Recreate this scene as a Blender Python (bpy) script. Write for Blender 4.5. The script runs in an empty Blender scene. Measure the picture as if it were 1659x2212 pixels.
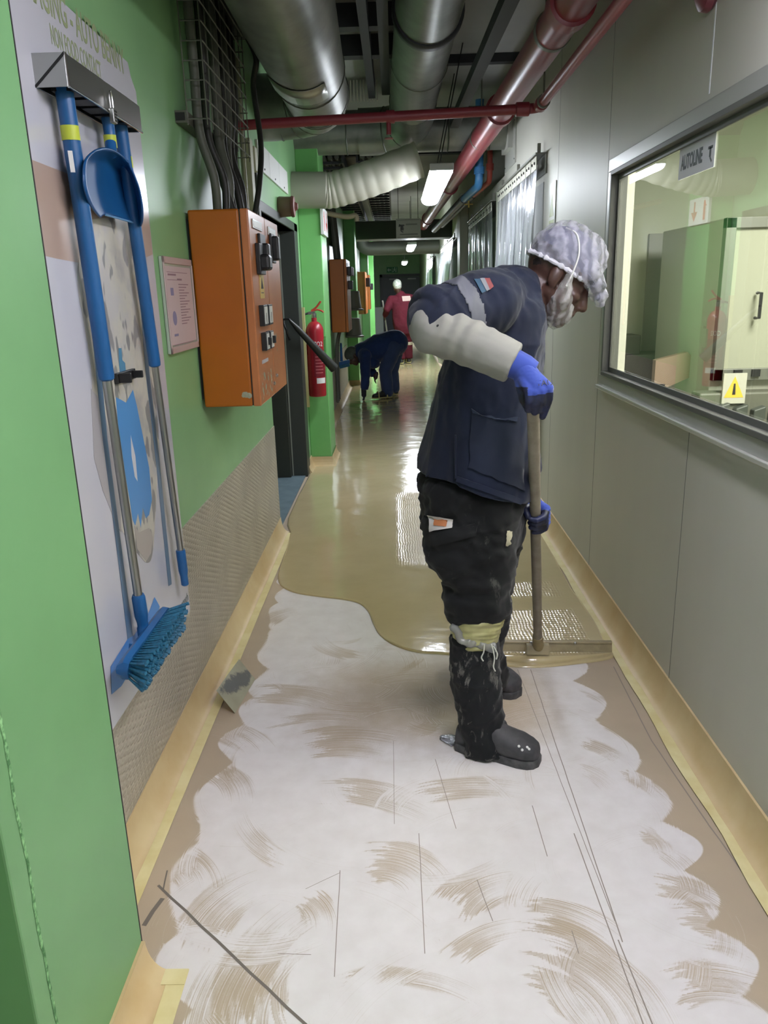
import bpy, bmesh, math, random
import numpy as np
from mathutils import Vector, Matrix, noise
from mathutils.bvhtree import BVHTree

random.seed(7)
rng = np.random.default_rng(7)
sc = bpy.context.scene
COL = sc.collection

# ------------------------------------------------------------------ camera
IW, IH, FPX = 1659.0, 2212.0, 1661.0
CAMZ = 1.47
def _frame():
    vx, vy, lean = 852.0, 628.0, -0.0285          # the corridor runs along +Y
    d = Vector(((vx-IW/2)/FPX, -(vy-IH/2)/FPX, -1.0)).normalized()
    c = -(lean*d.x + d.y)/d.z
    z = Vector((lean, 1.0, c)).normalized()
    x = d.cross(z)
    return Matrix((x, d, z))
RW = _frame()
cam_d = bpy.data.cameras.new('camera')
cam = bpy.data.objects.new('camera', cam_d)
COL.objects.link(cam)
cam_d.sensor_fit = 'HORIZONTAL'; cam_d.sensor_width = 36.0
cam_d.lens = 36.0*FPX/IW
cam_d.clip_start = 0.02; cam_d.clip_end = 200
cam.matrix_world = Matrix.Translation((0, 0, CAMZ)) @ RW.to_4x4()
sc.camera = cam
CAMP = Vector((0, 0, CAMZ))
def ray(px, py):
    return RW @ Vector(((px-IW/2)/FPX, -(py-IH/2)/FPX, -1.0))
def P(px, py, X=None, Y=None, Z=None):
    """where a sight line meets a real wall / floor / depth plane"""
    d = ray(px, py)
    if X is not None: t = X/d.x
    elif Y is not None: t = Y/d.y
    else: t = (Z-CAMZ)/d.z
    return CAMP + d*t

# ------------------------------------------------------------------ light, view
sc.view_settings.view_transform = 'Standard'
sc.view_settings.look = 'None'
sc.view_settings.gamma = 1.0
sc.view_settings.exposure = 0.62
W = bpy.data.worlds.new('world'); sc.world = W; W.use_nodes = True
W.node_tree.nodes['Background'].inputs[0].default_value = (0.86, 0.90, 0.95, 1)
W.node_tree.nodes['Background'].inputs[1].default_value = 0.7  # added soft fill without a lamp, entering by the open near end
LAMP_E = 40.0          # glow of every fluorescent batten of the corridor
NEAR_LAMP_E = 36.0     # the batten just above the photographer
ROOM_W = 150.0          # ceiling panel in the room behind the window

# ------------------------------------------------------------------ materials
def s2l(h):
    if isinstance(h, str):
        h = h.lstrip('#'); c = [int(h[i:i+2], 16)/255 for i in (0, 2, 4)]
    else: c = list(h)
    return tuple(v/12.92 if v <= 0.04045 else ((v+0.055)/1.055)**2.4 for v in c) + (1.0,)
class NT:
    def __init__(s, m):
        s.t = m.node_tree; s.n = s.t.nodes; s.l = s.t.links
    def add(s, typ, **kw):
        nd = s.n.new(typ)
        for k, v in kw.items():
            if k.startswith('i_'):
                key = k[2:]
                nd.inputs[int(key) if key.isdigit() else key.replace('_', ' ')].default_value = v
            else: setattr(nd, k, v)
        return nd
    def link(s, a, b): s.l.new(a, b)
    def math(s, op, a, b=None, c=None, clamp=False):
        nd = s.n.new('ShaderNodeMath'); nd.operation = op; nd.use_clamp = clamp
        for i, v in enumerate((a, b, c)):
            if v is None: continue
            if isinstance(v, (int, float)): nd.inputs[i].default_value = v
            else: s.l.new(v, nd.inputs[i])
        return nd.outputs[0]
    def mix(s, f, a, b):
        nd = s.n.new('ShaderNodeMix'); nd.data_type = 'RGBA'
        for i, v in ((0, f), (6, a), (7, b)):
            if isinstance(v, (int, float, tuple)): nd.inputs[i].default_value = v
            else: s.l.new(v, nd.inputs[i])
        return nd.outputs[2]
    def ramp(s, f, stops):
        nd = s.n.new('ShaderNodeValToRGB'); e = nd.color_ramp.elements
        while len(e) < len(stops): e.new(0.5)
        for k, (p, c) in enumerate(stops):
            e[k].position = p; e[k].color = c if len(c) == 4 else s2l(c)
        s.l.new(f, nd.inputs[0]); return nd.outputs[0]
    def noise(s, vec, scale, detail=4, rough=0.55, dist=0.0):
        nd = s.add('ShaderNodeTexNoise', i_Scale=scale, i_Detail=detail, i_Roughness=rough, i_Distortion=dist)
        if vec is not None: s.l.new(vec, nd.inputs['Vector'])
        return nd.outputs[0]
MATS = {}
def mat(name, col, rough=0.5, metal=0.0, col2=None, nscale=6.0, nlo=0.4, nhi=0.65, bump=0.0, bscale=60.0, bdist=0.002,
        spec=0.5, coat=0.0, alpha=1.0, emit=0.0, stretch=None, rvar=0.0, sheen=0.0, trans=0.0, sub=0.0):
    if name in MATS: return MATS[name]
    m = bpy.data.materials.new(name); m.use_nodes = True
    t = NT(m); b = t.n['Principled BSDF']
    b.inputs['Base Color'].default_value = s2l(col)
    b.inputs['Roughness'].default_value = rough; b.inputs['Metallic'].default_value = metal
    b.inputs['Specular IOR Level'].default_value = spec
    b.inputs['Coat Weight'].default_value = coat; b.inputs['Alpha'].default_value = alpha
    b.inputs['Sheen Weight'].default_value = sheen
    b.inputs['Transmission Weight'].default_value = trans
    if emit:
        b.inputs['Emission Color'].default_value = s2l(col); b.inputs['Emission Strength'].default_value = emit
    vec = t.add('ShaderNodeNewGeometry').outputs['Position']
    if stretch:
        mp = t.add('ShaderNodeMapping'); mp.inputs['Scale'].default_value = stretch
        t.link(vec, mp.inputs['Vector']); vec = mp.outputs[0]
    if col2:
        f = t.noise(vec, nscale, 5)
        t.link(t.ramp(f, [(nlo, s2l(col)), (nhi, s2l(col2))]), b.inputs['Base Color'])
    if rvar:
        f = t.noise(vec, nscale*1.7, 4)
        t.link(t.math('MULTIPLY_ADD', f, rvar*2, rough-rvar), b.inputs['Roughness'])
    if bump:
        f = t.noise(vec, bscale, 5)
        bn = t.add('ShaderNodeBump', i_Strength=bump, i_Distance=bdist)
        t.link(f, bn.inputs['Height']); t.link(bn.outputs[0], b.inputs['Normal'])
    MATS[name] = m
    return m

# ------------------------------------------------------------------ mesh helpers
SPLIT = {'pipe_coupling', 'pipe_fitting', 'rungs', 'printed_diagram', 'end_cap', 'jaw', 'wall_bracket', 'hanger_rod', 'suspension_rod', 'rail_bracket', 'hanging_wire', 'side_rail', 'duct_seam', 'laid_cable', 'wing_bolt', 'clamp_bolt', 'rivet', 'spikes', 'lever', 'folded_edge'}
class G:
    def __init__(s): s.v = []; s.f = []; s.m = []
    def face(s, idx, m=0): s.f.append(tuple(idx)); s.m.append(m)
    def box(s, a, b, m=0):
        x0, y0, z0 = [min(a[i], b[i]) for i in range(3)]; x1, y1, z1 = [max(a[i], b[i]) for i in range(3)]
        k = len(s.v)
        s.v += [(x0,y0,z0),(x1,y0,z0),(x1,y1,z0),(x0,y1,z0),(x0,y0,z1),(x1,y0,z1),(x1,y1,z1),(x0,y1,z1)]
        for q in ((0,3,2,1),(4,5,6,7),(0,1,5,4),(1,2,6,5),(2,3,7,6),(3,0,4,7)): s.face([k+i for i in q], m)
        return s
    def obox(s, c, ax, ay, az, m=0):
        c, ax, ay, az = map(Vector, (c, ax, ay, az)); k = len(s.v)
        for sz in (-1, 1):
            for sx, sy in ((-1,-1),(1,-1),(1,1),(-1,1)): s.v.append(tuple(c+ax*sx+ay*sy+az*sz))
        fl = ax.cross(ay).dot(az) < 0
        for q in ((0,3,2,1),(4,5,6,7),(0,1,5,4),(1,2,6,5),(2,3,7,6),(3,0,4,7)):
            s.face([k+i for i in (q[::-1] if fl else q)], m)
        return s
    def rings(s, rings, m=0, closed=True, caps=True):
        k = len(s.v); n = len(rings[0])
        for r in rings: s.v += [tuple(p) for p in r]
        for i in range(len(rings)-1):
            for j in range(n if closed else n-1):
                a = k+i*n+j; b = k+i*n+(j+1) % n
                s.face((a, b, b+n, a+n), m)
        if caps and closed:
            s.face([k+j for j in range(n)][::-1], m); s.face([k+(len(rings)-1)*n+j for j in range(n)], m)
        return s
    def tube(s, path, r, n=16, m=0, caps=True):
        path = [Vector(p) for p in path]
        rs = r if isinstance(r, (list, tuple)) else [r]*len(path)
        up = None; out = []
        for i, p in enumerate(path):
            a = path[max(i-1, 0)]; b = path[min(i+1, len(path)-1)]
            t = (b-a).normalized()
            if up is None:
                up = t.orthogonal().normalized()
            u = (up - t*up.dot(t)).normalized(); w = t.cross(u); up = u
            out.append([p + (u*math.cos(2*math.pi*j/n) + w*math.sin(2*math.pi*j/n))*rs[i] for j in range(n)])
        return s.rings(out, m, True, caps)
    def lathe(s, prof, o, axis, n=24, m=0, caps=True):
        o = Vector(o); ax = Vector(axis).normalized(); u = ax.orthogonal().normalized(); w = ax.cross(u)
        return s.rings([[o+ax*t+(u*math.cos(2*math.pi*j/n)+w*math.sin(2*math.pi*j/n))*max(r, 1e-4) for j in range(n)] for r, t in prof], m, True, caps)
    def prism(s, pts, vec, m=0):
        pts = [Vector(p) for p in pts]; v = Vector(vec); k = len(s.v); n = len(pts)
        nn = Vector((0, 0, 0))
        for i in range(n): nn += pts[i].cross(pts[(i+1) % n])
        if nn.dot(v) > 0: pts = pts[::-1]
        s.v += [tuple(p) for p in pts] + [tuple(p+v) for p in pts]
        s.face(range(k, k+n), m); s.face([k+n+i for i in range(n)][::-1], m)
        for i in range(n): s.face((k+(i+1) % n, k+i, k+n+i, k+n+(i+1) % n), m)
        return s
    def sph(s, c, r, nu=20, nv=12, rot=None, m=0):
        c = Vector(c); r = r if isinstance(r, (list, tuple)) else (r, r, r); out = []
        for i in range(nv+1):
            th = math.pi*i/nv; ring = []
            for j in range(nu):
                ph = 2*math.pi*j/nu
                p = Vector((r[0]*math.sin(th)*math.cos(ph), r[1]*math.sin(th)*math.sin(ph), -r[2]*math.cos(th)))
                if i in (0, nv): p = Vector((1e-4*math.cos(ph), 1e-4*math.sin(ph), -r[2]*math.cos(th)))
                if rot is not None: p = rot @ p
                ring.append(c+p)
            out.append(ring)
        return s.rings(out, m)
    def grid(s, rows, m=0):
        return s.rings(rows, m, closed=False, caps=False)
    def loose(s):
        """the separate pieces of this mesh"""
        par = list(range(len(s.v)))
        def find(a):
            while par[a] != a: par[a] = par[par[a]]; a = par[a]
            return a
        for f in s.f:
            r = find(f[0])
            for i in f[1:]: par[find(i)] = r
        out = {}
        for f, m in zip(s.f, s.m):
            g, mp = out.setdefault(find(f[0]), (G(), {}))
            for i in f:
                if i not in mp: mp[i] = len(g.v); g.v.append(s.v[i])
            g.face([mp[i] for i in f], m)
        return [g for g, _ in out.values()]
    def build(s, name, mats, parent=None, smooth=False, bevel=0.0, seg=2, solid=0.0, angle=40):
        if name in SPLIT and parent is not None:
            ps = s.loose()
            if len(ps) > 1:
                for q in ps: o = q.build(name, mats, parent, smooth, bevel, seg, solid, angle)
                return o
        me = bpy.data.meshes.new(name)
        off = worldloc(parent)
        me.from_pydata([tuple(Vector(v)-off) for v in s.v], [], s.f)
        return finish(me, name, mats, parent, smooth, bevel, seg, solid, angle, s.m)
def worldloc(o):
    v = Vector((0, 0, 0))
    while o is not None: v += o.location; o = o.parent
    return v
def finish(me, name, mats, parent=None, smooth=False, bevel=0.0, seg=2, solid=0.0, angle=40, mi=None):
    if not isinstance(mats, (list, tuple)): mats = [mats]
    for m in mats: me.materials.append(m)
    if mi is not None and len(mats) > 1: me.polygons.foreach_set('material_index', mi)
    me.update()
    if smooth:
        me.polygons.foreach_set('use_smooth', [True]*len(me.polygons))
        if angle < 180: me.set_sharp_from_angle(angle=math.radians(angle))
    o = bpy.data.objects.new(name, me); COL.objects.link(o)
    if parent is not None: o.parent = parent
    if solid:
        md = o.modifiers.new('thickness', 'SOLIDIFY'); md.thickness = solid; md.offset = 0
    if bevel:
        md = o.modifiers.new('bevel', 'BEVEL'); md.width = bevel; md.segments = seg; md.limit_method = 'ANGLE'; md.angle_limit = math.radians(50)
    return o
def tag(o, label=None, cat=None, group=None, kind=None):
    if label: o['label'] = label
    if cat: o['category'] = cat
    if group: o['group'] = group
    if kind: o['kind'] = kind
    return o
def thing(name, label, cat, loc, group=None):
    o = bpy.data.objects.new(name, None); COL.objects.link(o); o.location = loc; o.empty_display_size = 0.05
    return tag(o, label, cat, group)
def struct(g, name, mats, **kw):
    return tag(g.build(name, mats, **kw), kind='structure')
def copy_tree(o, parent=None):
    c = o.copy(); COL.objects.link(c)
    if parent is not None: c.parent = parent
    for ch in list(o.children): copy_tree(ch, c)
    return c
def text_mesh(name, body, size, origin, xdir, ydir, m, parent, depth=0.001, align='CENTER', sx=1.0, bold=0.0):
    """raised or printed lettering lying in the plane xdir/ydir"""
    cu = bpy.data.curves.new(name, 'FONT'); cu.body = body; cu.size = size; cu.extrude = depth
    cu.align_x = align; cu.align_y = 'CENTER'; cu.offset = bold; cu.resolution_u = 3
    tmp = bpy.data.objects.new('tmp', cu); COL.objects.link(tmp)
    dg = bpy.context.evaluated_depsgraph_get()
    me = bpy.data.meshes.new_from_object(tmp.evaluated_get(dg))
    bpy.data.objects.remove(tmp); bpy.data.curves.remove(cu)
    x = Vector(xdir).normalized(); y = Vector(ydir).normalized(); z = x.cross(y)
    o = Vector(origin) - worldloc(parent)
    M = Matrix.Translation(o) @ Matrix((x, y, z)).transposed().to_4x4() @ Matrix.Diagonal((sx, 1, 1, 1))
    me.transform(M)
    me.materials.clear()
    return finish(me, name, m, parent)
def bez(pts, n=12):
    """smooth curve through points"""
    pts = [Vector(p) for p in pts]; out = []
    for i in range(len(pts)-1):
        p0 = pts[max(i-1, 0)]; p1 = pts[i]; p2 = pts[i+1]; p3 = pts[min(i+2, len(pts)-1)]
        for k in range(n):
            t = k/n
            out.append(0.5*((2*p1)+(p2-p0)*t+(2*p0-5*p1+4*p2-p3)*t*t+(3*p1-p0-3*p2+p3)*t**3))
    out.append(pts[-1]); return out
def elbow(a, c, b, r, n=8):
    """pipe path from a to b turning at c with bend radius r"""
    a, c, b = Vector(a), Vector(c), Vector(b); u = (a-c).normalized(); w = (b-c).normalized()
    s = c+u*r; e = c+w*r; out = [a]
    for k in range(n+1):
        t = k/n; out.append((1-t)**2*s + 2*t*(1-t)*c + t*t*e)
    return out + [b]

# ------------------------------------------------------------------ organic surfaces
def blob_mesh(prims, vox, smooth=4, disp=None, adapt=0.0):
    g = G()
    for p in prims:
        k = p[0]
        if k == 'c':                                   # round-ended taper
            _, a, b, ra, rb = p; a, b = Vector(a), Vector(b); ax = b-a; L = ax.length; ax = ax/L if L > 1e-6 else Vector((0, 0, 1))
            prof = [(ra*math.sin(math.pi/2*i/5), -ra*math.cos(math.pi/2*i/5)) for i in range(6)]
            prof += [(rb*math.cos(math.pi/2*i/5), L+rb*math.sin(math.pi/2*i/5)) for i in range(6)]
            g.lathe(prof, a, ax, 18)
        elif k == 't':                                 # flat-ended taper
            _, a, b, ra, rb = p; a, b = Vector(a), Vector(b)
            g.lathe([(ra*.9, 0), (ra, 0.002), (rb, (b-a).length-0.002), (rb*.9, (b-a).length)], a, b-a, 20)
        elif k == 'e':
            _, c, r, rot = p; g.sph(c, r, 24, 14, rot)
        elif k == 'l': g.rings(p[1])
        elif k == 'b': g.obox(*p[1:])
    me = bpy.data.meshes.new('tmp'); me.from_pydata(g.v, [], g.f)
    bm = bmesh.new(); bm.from_mesh(me); bmesh.ops.recalc_face_normals(bm, faces=bm.faces); bm.to_mesh(me); bm.free()
    o = bpy.data.objects.new('tmp', me); COL.objects.link(o)
    r = o.modifiers.new('r', 'REMESH'); r.mode = 'VOXEL'; r.voxel_size = vox; r.adaptivity = adapt
    if smooth:
        sm = o.modifiers.new('s', 'SMOOTH'); sm.iterations = smooth; sm.factor = 0.5
    dg = bpy.context.evaluated_depsgraph_get()
    out = bpy.data.meshes.new_from_object(o.evaluated_get(dg))
    bpy.data.objects.remove(o); bpy.data.meshes.remove(me)
    if disp:
        cs = [v.co.copy() for v in out.vertices]; ns = [v.normal.copy() for v in out.vertices]
        for v, c, n in zip(out.vertices, cs, ns):
            d = disp(c, n)
            v.co = c + (d if isinstance(d, Vector) else n*d)
    out.materials.clear()
    return out
def blob(name, prims, vox, m, parent=None, smooth=4, disp=None):
    me = blob_mesh(prims, vox, smooth, disp)
    me.name = name
    off = worldloc(parent)
    bvh = BVHTree.FromPolygons([v.co.copy() for v in me.vertices], [tuple(p.vertices) for p in me.polygons])
    if off.length: me.transform(Matrix.Translation(-off))
    o = finish(me, name, m, parent, True, angle=180)
    return o, bvh
def ell(cn, u, v, n=20, p=2.3):
    """superellipse ring"""
    cn, u, v = Vector(cn), Vector(u), Vector(v); out = []
    for j in range(n):
        a = 2*math.pi*j/n; c, s_ = math.cos(a), math.sin(a)
        out.append(cn + u*math.copysign(abs(c)**(2/p), c) + v*math.copysign(abs(s_)**(2/p), s_))
    return out
def lring(l, r, Y, hd, p=2.3, Yr=None):
    """ring through the left and right outline of a body seen in profile, half depth hd"""
    a = P(l[0], l[1], Y=Y); b = P(r[0], r[1], Y=Y if Yr is None else Yr)
    return ell((a+b)/2, (b-a)/2, (0, hd, 0), 24, p)
def fold(c, amp, f, axis=(0, 0, 1), stretch=0.35, seed=0.0):
    a = Vector(axis); q = Vector(c)*f; q = q - a*(q.dot(a)*(1-stretch)); q += Vector((seed, seed*1.7, seed*.3))
    n1 = noise.noise(q); n2 = noise.noise(q*2.3)
    return amp*((1-abs(n1)*2)*0.6 + n2*0.4)
def ridge(c, amp, f, axis, stretch, seed=0.0, pw=3.0):
    """sharp cloth creases running along axis"""
    a = Vector(axis).normalized(); q = Vector(c)*f; q = q-a*(q.dot(a)*(1-stretch)); w = .35*noise.noise(Vector(c)*4+Vector((seed, 1, 2)))
    n1 = noise.noise(q+Vector((seed+w, seed*1.3, seed*.7)))
    return amp*((1-min(1, abs(n1)*2.2))**pw)
def patch(name, corners, bvh, m, parent, off=0.004, th=0.003, nu=14, nv=10, jag=None):
    """a piece of cloth or paper lying on a clothing surface: sight-line quad dropped on the surface"""
    rows_t, rows_b = [], []
    for i in range(nv+1):
        rt, rb = [], []; b = i/nv
        for j in range(nu+1):
            a = j/nu
            px = (corners[0][0]*(1-a)+corners[1][0]*a)*(1-b)+(corners[3][0]*(1-a)+corners[2][0]*a)*b
            py = (corners[0][1]*(1-a)+corners[1][1]*a)*(1-b)+(corners[3][1]*(1-a)+corners[2][1]*a)*b
            if jag: dx, dy = jag(a, b); px += dx; py += dy
            d = ray(px, py).normalized(); h = bvh.ray_cast(CAMP, d)
            if h[0] is None:
                h2 = bvh.find_nearest(CAMP+d*2.2); q, nn = h2[0], h2[1]
            else: q, nn = h[0], h[1]
            if nn.dot(d) > 0: nn = -nn
            nn = (nn - d*1.0).normalized()
            rt.append(q+nn*(off+th)); rb.append(q+nn*off)
        rows_t.append(rt); rows_b.append(rb)
    g = G(); n = nu+1
    g.grid(rows_t); g.grid([r[::-1] for r in rows_b])
    # rim
    k = len(g.v)
    rim = [(0, j) for j in range(n)] + [(i, nu) for i in range(1, nv+1)] + [(nv, j) for j in range(nu-1, -1, -1)] + [(i, 0) for i in range(nv-1, 0, -1)]
    top = [i*n+j for i, j in rim]; bot = [n*(nv+1)+i*n+(nu-j) for i, j in rim]
    for q in range(len(rim)):
        a, b = q, (q+1) % len(rim); g.face((top[a], bot[a], bot[b], top[b]))
    return g.build(name, m, parent, smooth=True, angle=60)
# ------------------------------------------------------------------ the place: planes of the corridor
XL, XR = -0.765, 0.955         # corridor faces of the left and right wall
CEIL = 3.02
YN, YE = -3.6, 30.0            # near end left open to let fill light in, end wall with the double doors

M_green = mat('green_wall_paint', '#84b17c', 0.42, col2='#7ba875', nscale=2.2, bump=0.06, bscale=45)
M_green_d = mat('green_wall_paint_column', '#76b86c', 0.36, col2='#6eaf64', nscale=2.0, bump=0.05, bscale=30)
M_panel = mat('grey_insulated_panel', '#bdbcb0', 0.5, metal=0.1, spec=.35, col2='#b6b5aa', nscale=1.3, stretch=(1, 1, .25), rvar=0.05, bump=0.02, bscale=5)
M_dark = mat('dark_gap', '#1c1d1c', 0.7)
M_ceil = mat('ceiling_board', '#9a9a97', 0.7, col2='#8c8d8a', nscale=1.5)
M_steel = mat('brushed_steel', '#b9bab7', 0.28, metal=1.0, bump=0.05, bscale=180, stretch=(1, .05, 1))
M_alu = mat('aluminium', '#a6a8a5', 0.33, metal=0.95)
M_galv = mat('galvanised_duct', '#84867f', 0.40, metal=0.7, col2='#747670', nscale=7, bump=0.06, bscale=9, bdist=0.01, rvar=0.06)
M_white = mat('white_board', '#d8d8d4', 0.45)
M_black = mat('black_plastic', '#1b1c1d', 0.42)
M_frame = mat('dark_door_frame', '#3b403b', 0.45)
M_cove = mat('tan_cove_screed', '#cbb78d', 0.5, col2='#bb9f70', nscale=5, nlo=.35, nhi=.75, bump=0.12, bscale=30, bdist=.004)
M_tape = mat('cream_masking_tape', '#d9cf9e', 0.6, col2='#cdbf87', nscale=9)

# ---- floor: powdery ground screed with trowel and scraper marks, stored per vertex
def floor_marks():
    x0, x1, y0, y1, st = -0.775, 0.975, 1.0, 3.97, 0.003
    xs = np.arange(x0, x1, st); ys = np.arange(y0, y1, st)
    X, Y = np.meshgrid(xs, ys)
    cov = np.zeros_like(X); u = np.zeros_like(X); hat = np.zeros_like(X)
    ss = lambda a, b, v: (lambda t: t*t*(3-2*t))(np.clip((v-a)/(b-a), 0, 1))
    kl = [(0.9, -.50), (1.25, -.52), (1.46, -.60), (1.79, -.64), (2.06, -.63), (2.32, -.63), (2.82, -.60), (3.4, -.65), (4.2, -.66)]
    kr = [(0.9, .80), (1.36, .775), (1.91, .80), (2.19, .77), (2.39, .74), (2.8, .74), (4.2, .8)]
    xl = np.interp(ys, [k[0] for k in kl], [k[1] for k in kl]); xr = np.interp(ys, [k[0] for k in kr], [k[1] for k in kr])
    xl = xl + .05*(1-np.abs(np.sin(np.pi*(ys/.27+.2+.3*np.sin(ys*5)))))+.012*np.sin(ys*21)
    xr = xr - .07*(1-np.abs(np.sin(np.pi*(ys/.23+.6+.3*np.sin(ys*4)))))-.01*np.sin(ys*17)
    edge = np.minimum(X-xl[:, None], xr[:, None]-X)
    cov = ss(-0.003, 0.008, edge)*.98
    jr = np.random.default_rng(5); R0m = lambda R, w: R-w
    def stroke(cx, cy, R, w, a0, a1, white, k=1.0, inside=True):
        nonlocal cov, u, hat
        jag = jr.random(256); jag2 = jr.random(256)
        dx, dy = X-cx, Y-cy; r = np.hypot(dx, dy); a = np.arctan2(dy, dx)
        da = (a-a0) % (2*np.pi); span = (a1-a0) % (2*np.pi); sgn = 1
        ri = np.clip((r-R0m(R, w))*260, 0, 255).astype(int)
        t = da/span + (jag[ri]-.5)*.22 + (jag2[np.clip(ri//5, 0, 255)]-.5)*.30
        wob = .006*np.sin(a*7+cx*40)
        mr = ss(-w/2, -w/2+.012, r-R+wob)*(1-ss(w/2-.012, w/2, r-R+wob))
        if inside: m = mr*((t > 0) & (t < 1))*((da/span) < 1.35)
        t = np.clip(t, 0, 1)
        if white:
            f = m*ss(0, .45, t)*(1-ss(.9, 1, t)*.4)*k
            cov = np.where(m > .02, np.maximum(cov, np.minimum(1, f*1.05)), cov)
        else:
            f = m*ss(0.0, .75, t)*(1-ss(.9, 1, t))*k
            cov = cov*(1-f*.54)
        sel = m > .15
        u = np.where(sel, r+cx*3+cy*7, u); hat = np.where(sel, np.maximum(hat*.5, .9*(f > .03)), hat)
    R = np.random.default_rng(11)
    # the long thin smear behind the worker's boots and the patches that read clearly in the photograph
    for px, py, R0, w, ang, sp in [(470, 1960, .22, .16, 2.6, 1.0), (880, 1870, .14, .17, 1.0, 1.5), (1030, 1920, .20, .15, 2.2, .9), (690, 1975, .12, .10, .4, .9),
                                   (1290, 2130, .20, .24, .6, 1.5), (1050, 2020, .25, .08, 2.0, .8), (520, 1590, .30, .14, .9, .7), (500, 1690, .25, .12, .6, .8),
                                   (560, 2080, .26, .18, 2.9, 1.1), (500, 2150, .30, .2, 3.0, .9), (820, 1720, .5, .14, 1.2, .55), (1010, 1700, .5, .12, 1.6, .6), (640, 1500, .4, .16, 1.3, .7),
                                   (600, 1330, .22, .13, 2.4, 1.1), (1560, 2010, .20, .16, 1.2, .9), (1420, 1820, .09, .07, .2, 1.3), (1500, 1930, .2, .1, .9, .9),
                                   (1300, 1620, .3, .08, .8, .5), (1400, 1690, .2, .1, .5, .9), (1250, 1990, .22, .12, 1.0, .9), (420, 1880, .2, .13, .7, .7), (900, 2110, .3, .06, 1.4, 1.0), (760, 1600, .4, .2, 1.5, .6), (1540, 2120, .24, .12, 1.5, .8)]:
        q = P(px, py, Z=0); am = ang
        stroke(q.x-R0*math.cos(am), q.y-R0*math.sin(am), R0, w, am-sp*.6, am+sp*.5, False, 1.0)
    for k in range(150):
        cx, cy = R.uniform(-.68, .85), R.uniform(1.05, 3.6); R0 = R.uniform(.12, .42); w = R.uniform(.03, .12); am = R.uniform(0, 6.28); sp = R.uniform(.4, 1.0)
        wh = R.random() < .72
        if not wh and R.random() < .35: continue
        q = (cx+R0*math.cos(am), cy+R0*math.sin(am))
        lo = np.interp(q[1], ys, xl)-.01; hi = np.interp(q[1], ys, xr)+.01
        if not (lo+w*.6 < q[0] < hi-w*.6): continue
        stroke(cx, cy, R0, w, am-sp/2, am+sp/2, wh, R.uniform(.35, .9))
    for k in range(26):                      # wiped fans along both edges
        side = k % 2; cy = 1.15+.105*k
        e = np.interp(cy, ys, xr if side else xl); R0 = R.uniform(.14, .22); am = (R.uniform(-.3, .4) if side else math.pi+R.uniform(-.4, .3))
        stroke(e-R0*math.cos(am)*.96, cy-R0*math.sin(am), R0, R.uniform(.05, .1), am-.5, am+.5, R.random() < .5, R.uniform(.5, .8))
    # thin dust round the boots and wet edge, with the worker's shadow painted in
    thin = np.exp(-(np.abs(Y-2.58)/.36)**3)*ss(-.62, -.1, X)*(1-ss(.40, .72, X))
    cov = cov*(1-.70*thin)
    # keep the outline of the dusted area
    cov = cov*ss(-.012, .004, edge)
    return xs, ys, cov, u, hat
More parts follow.
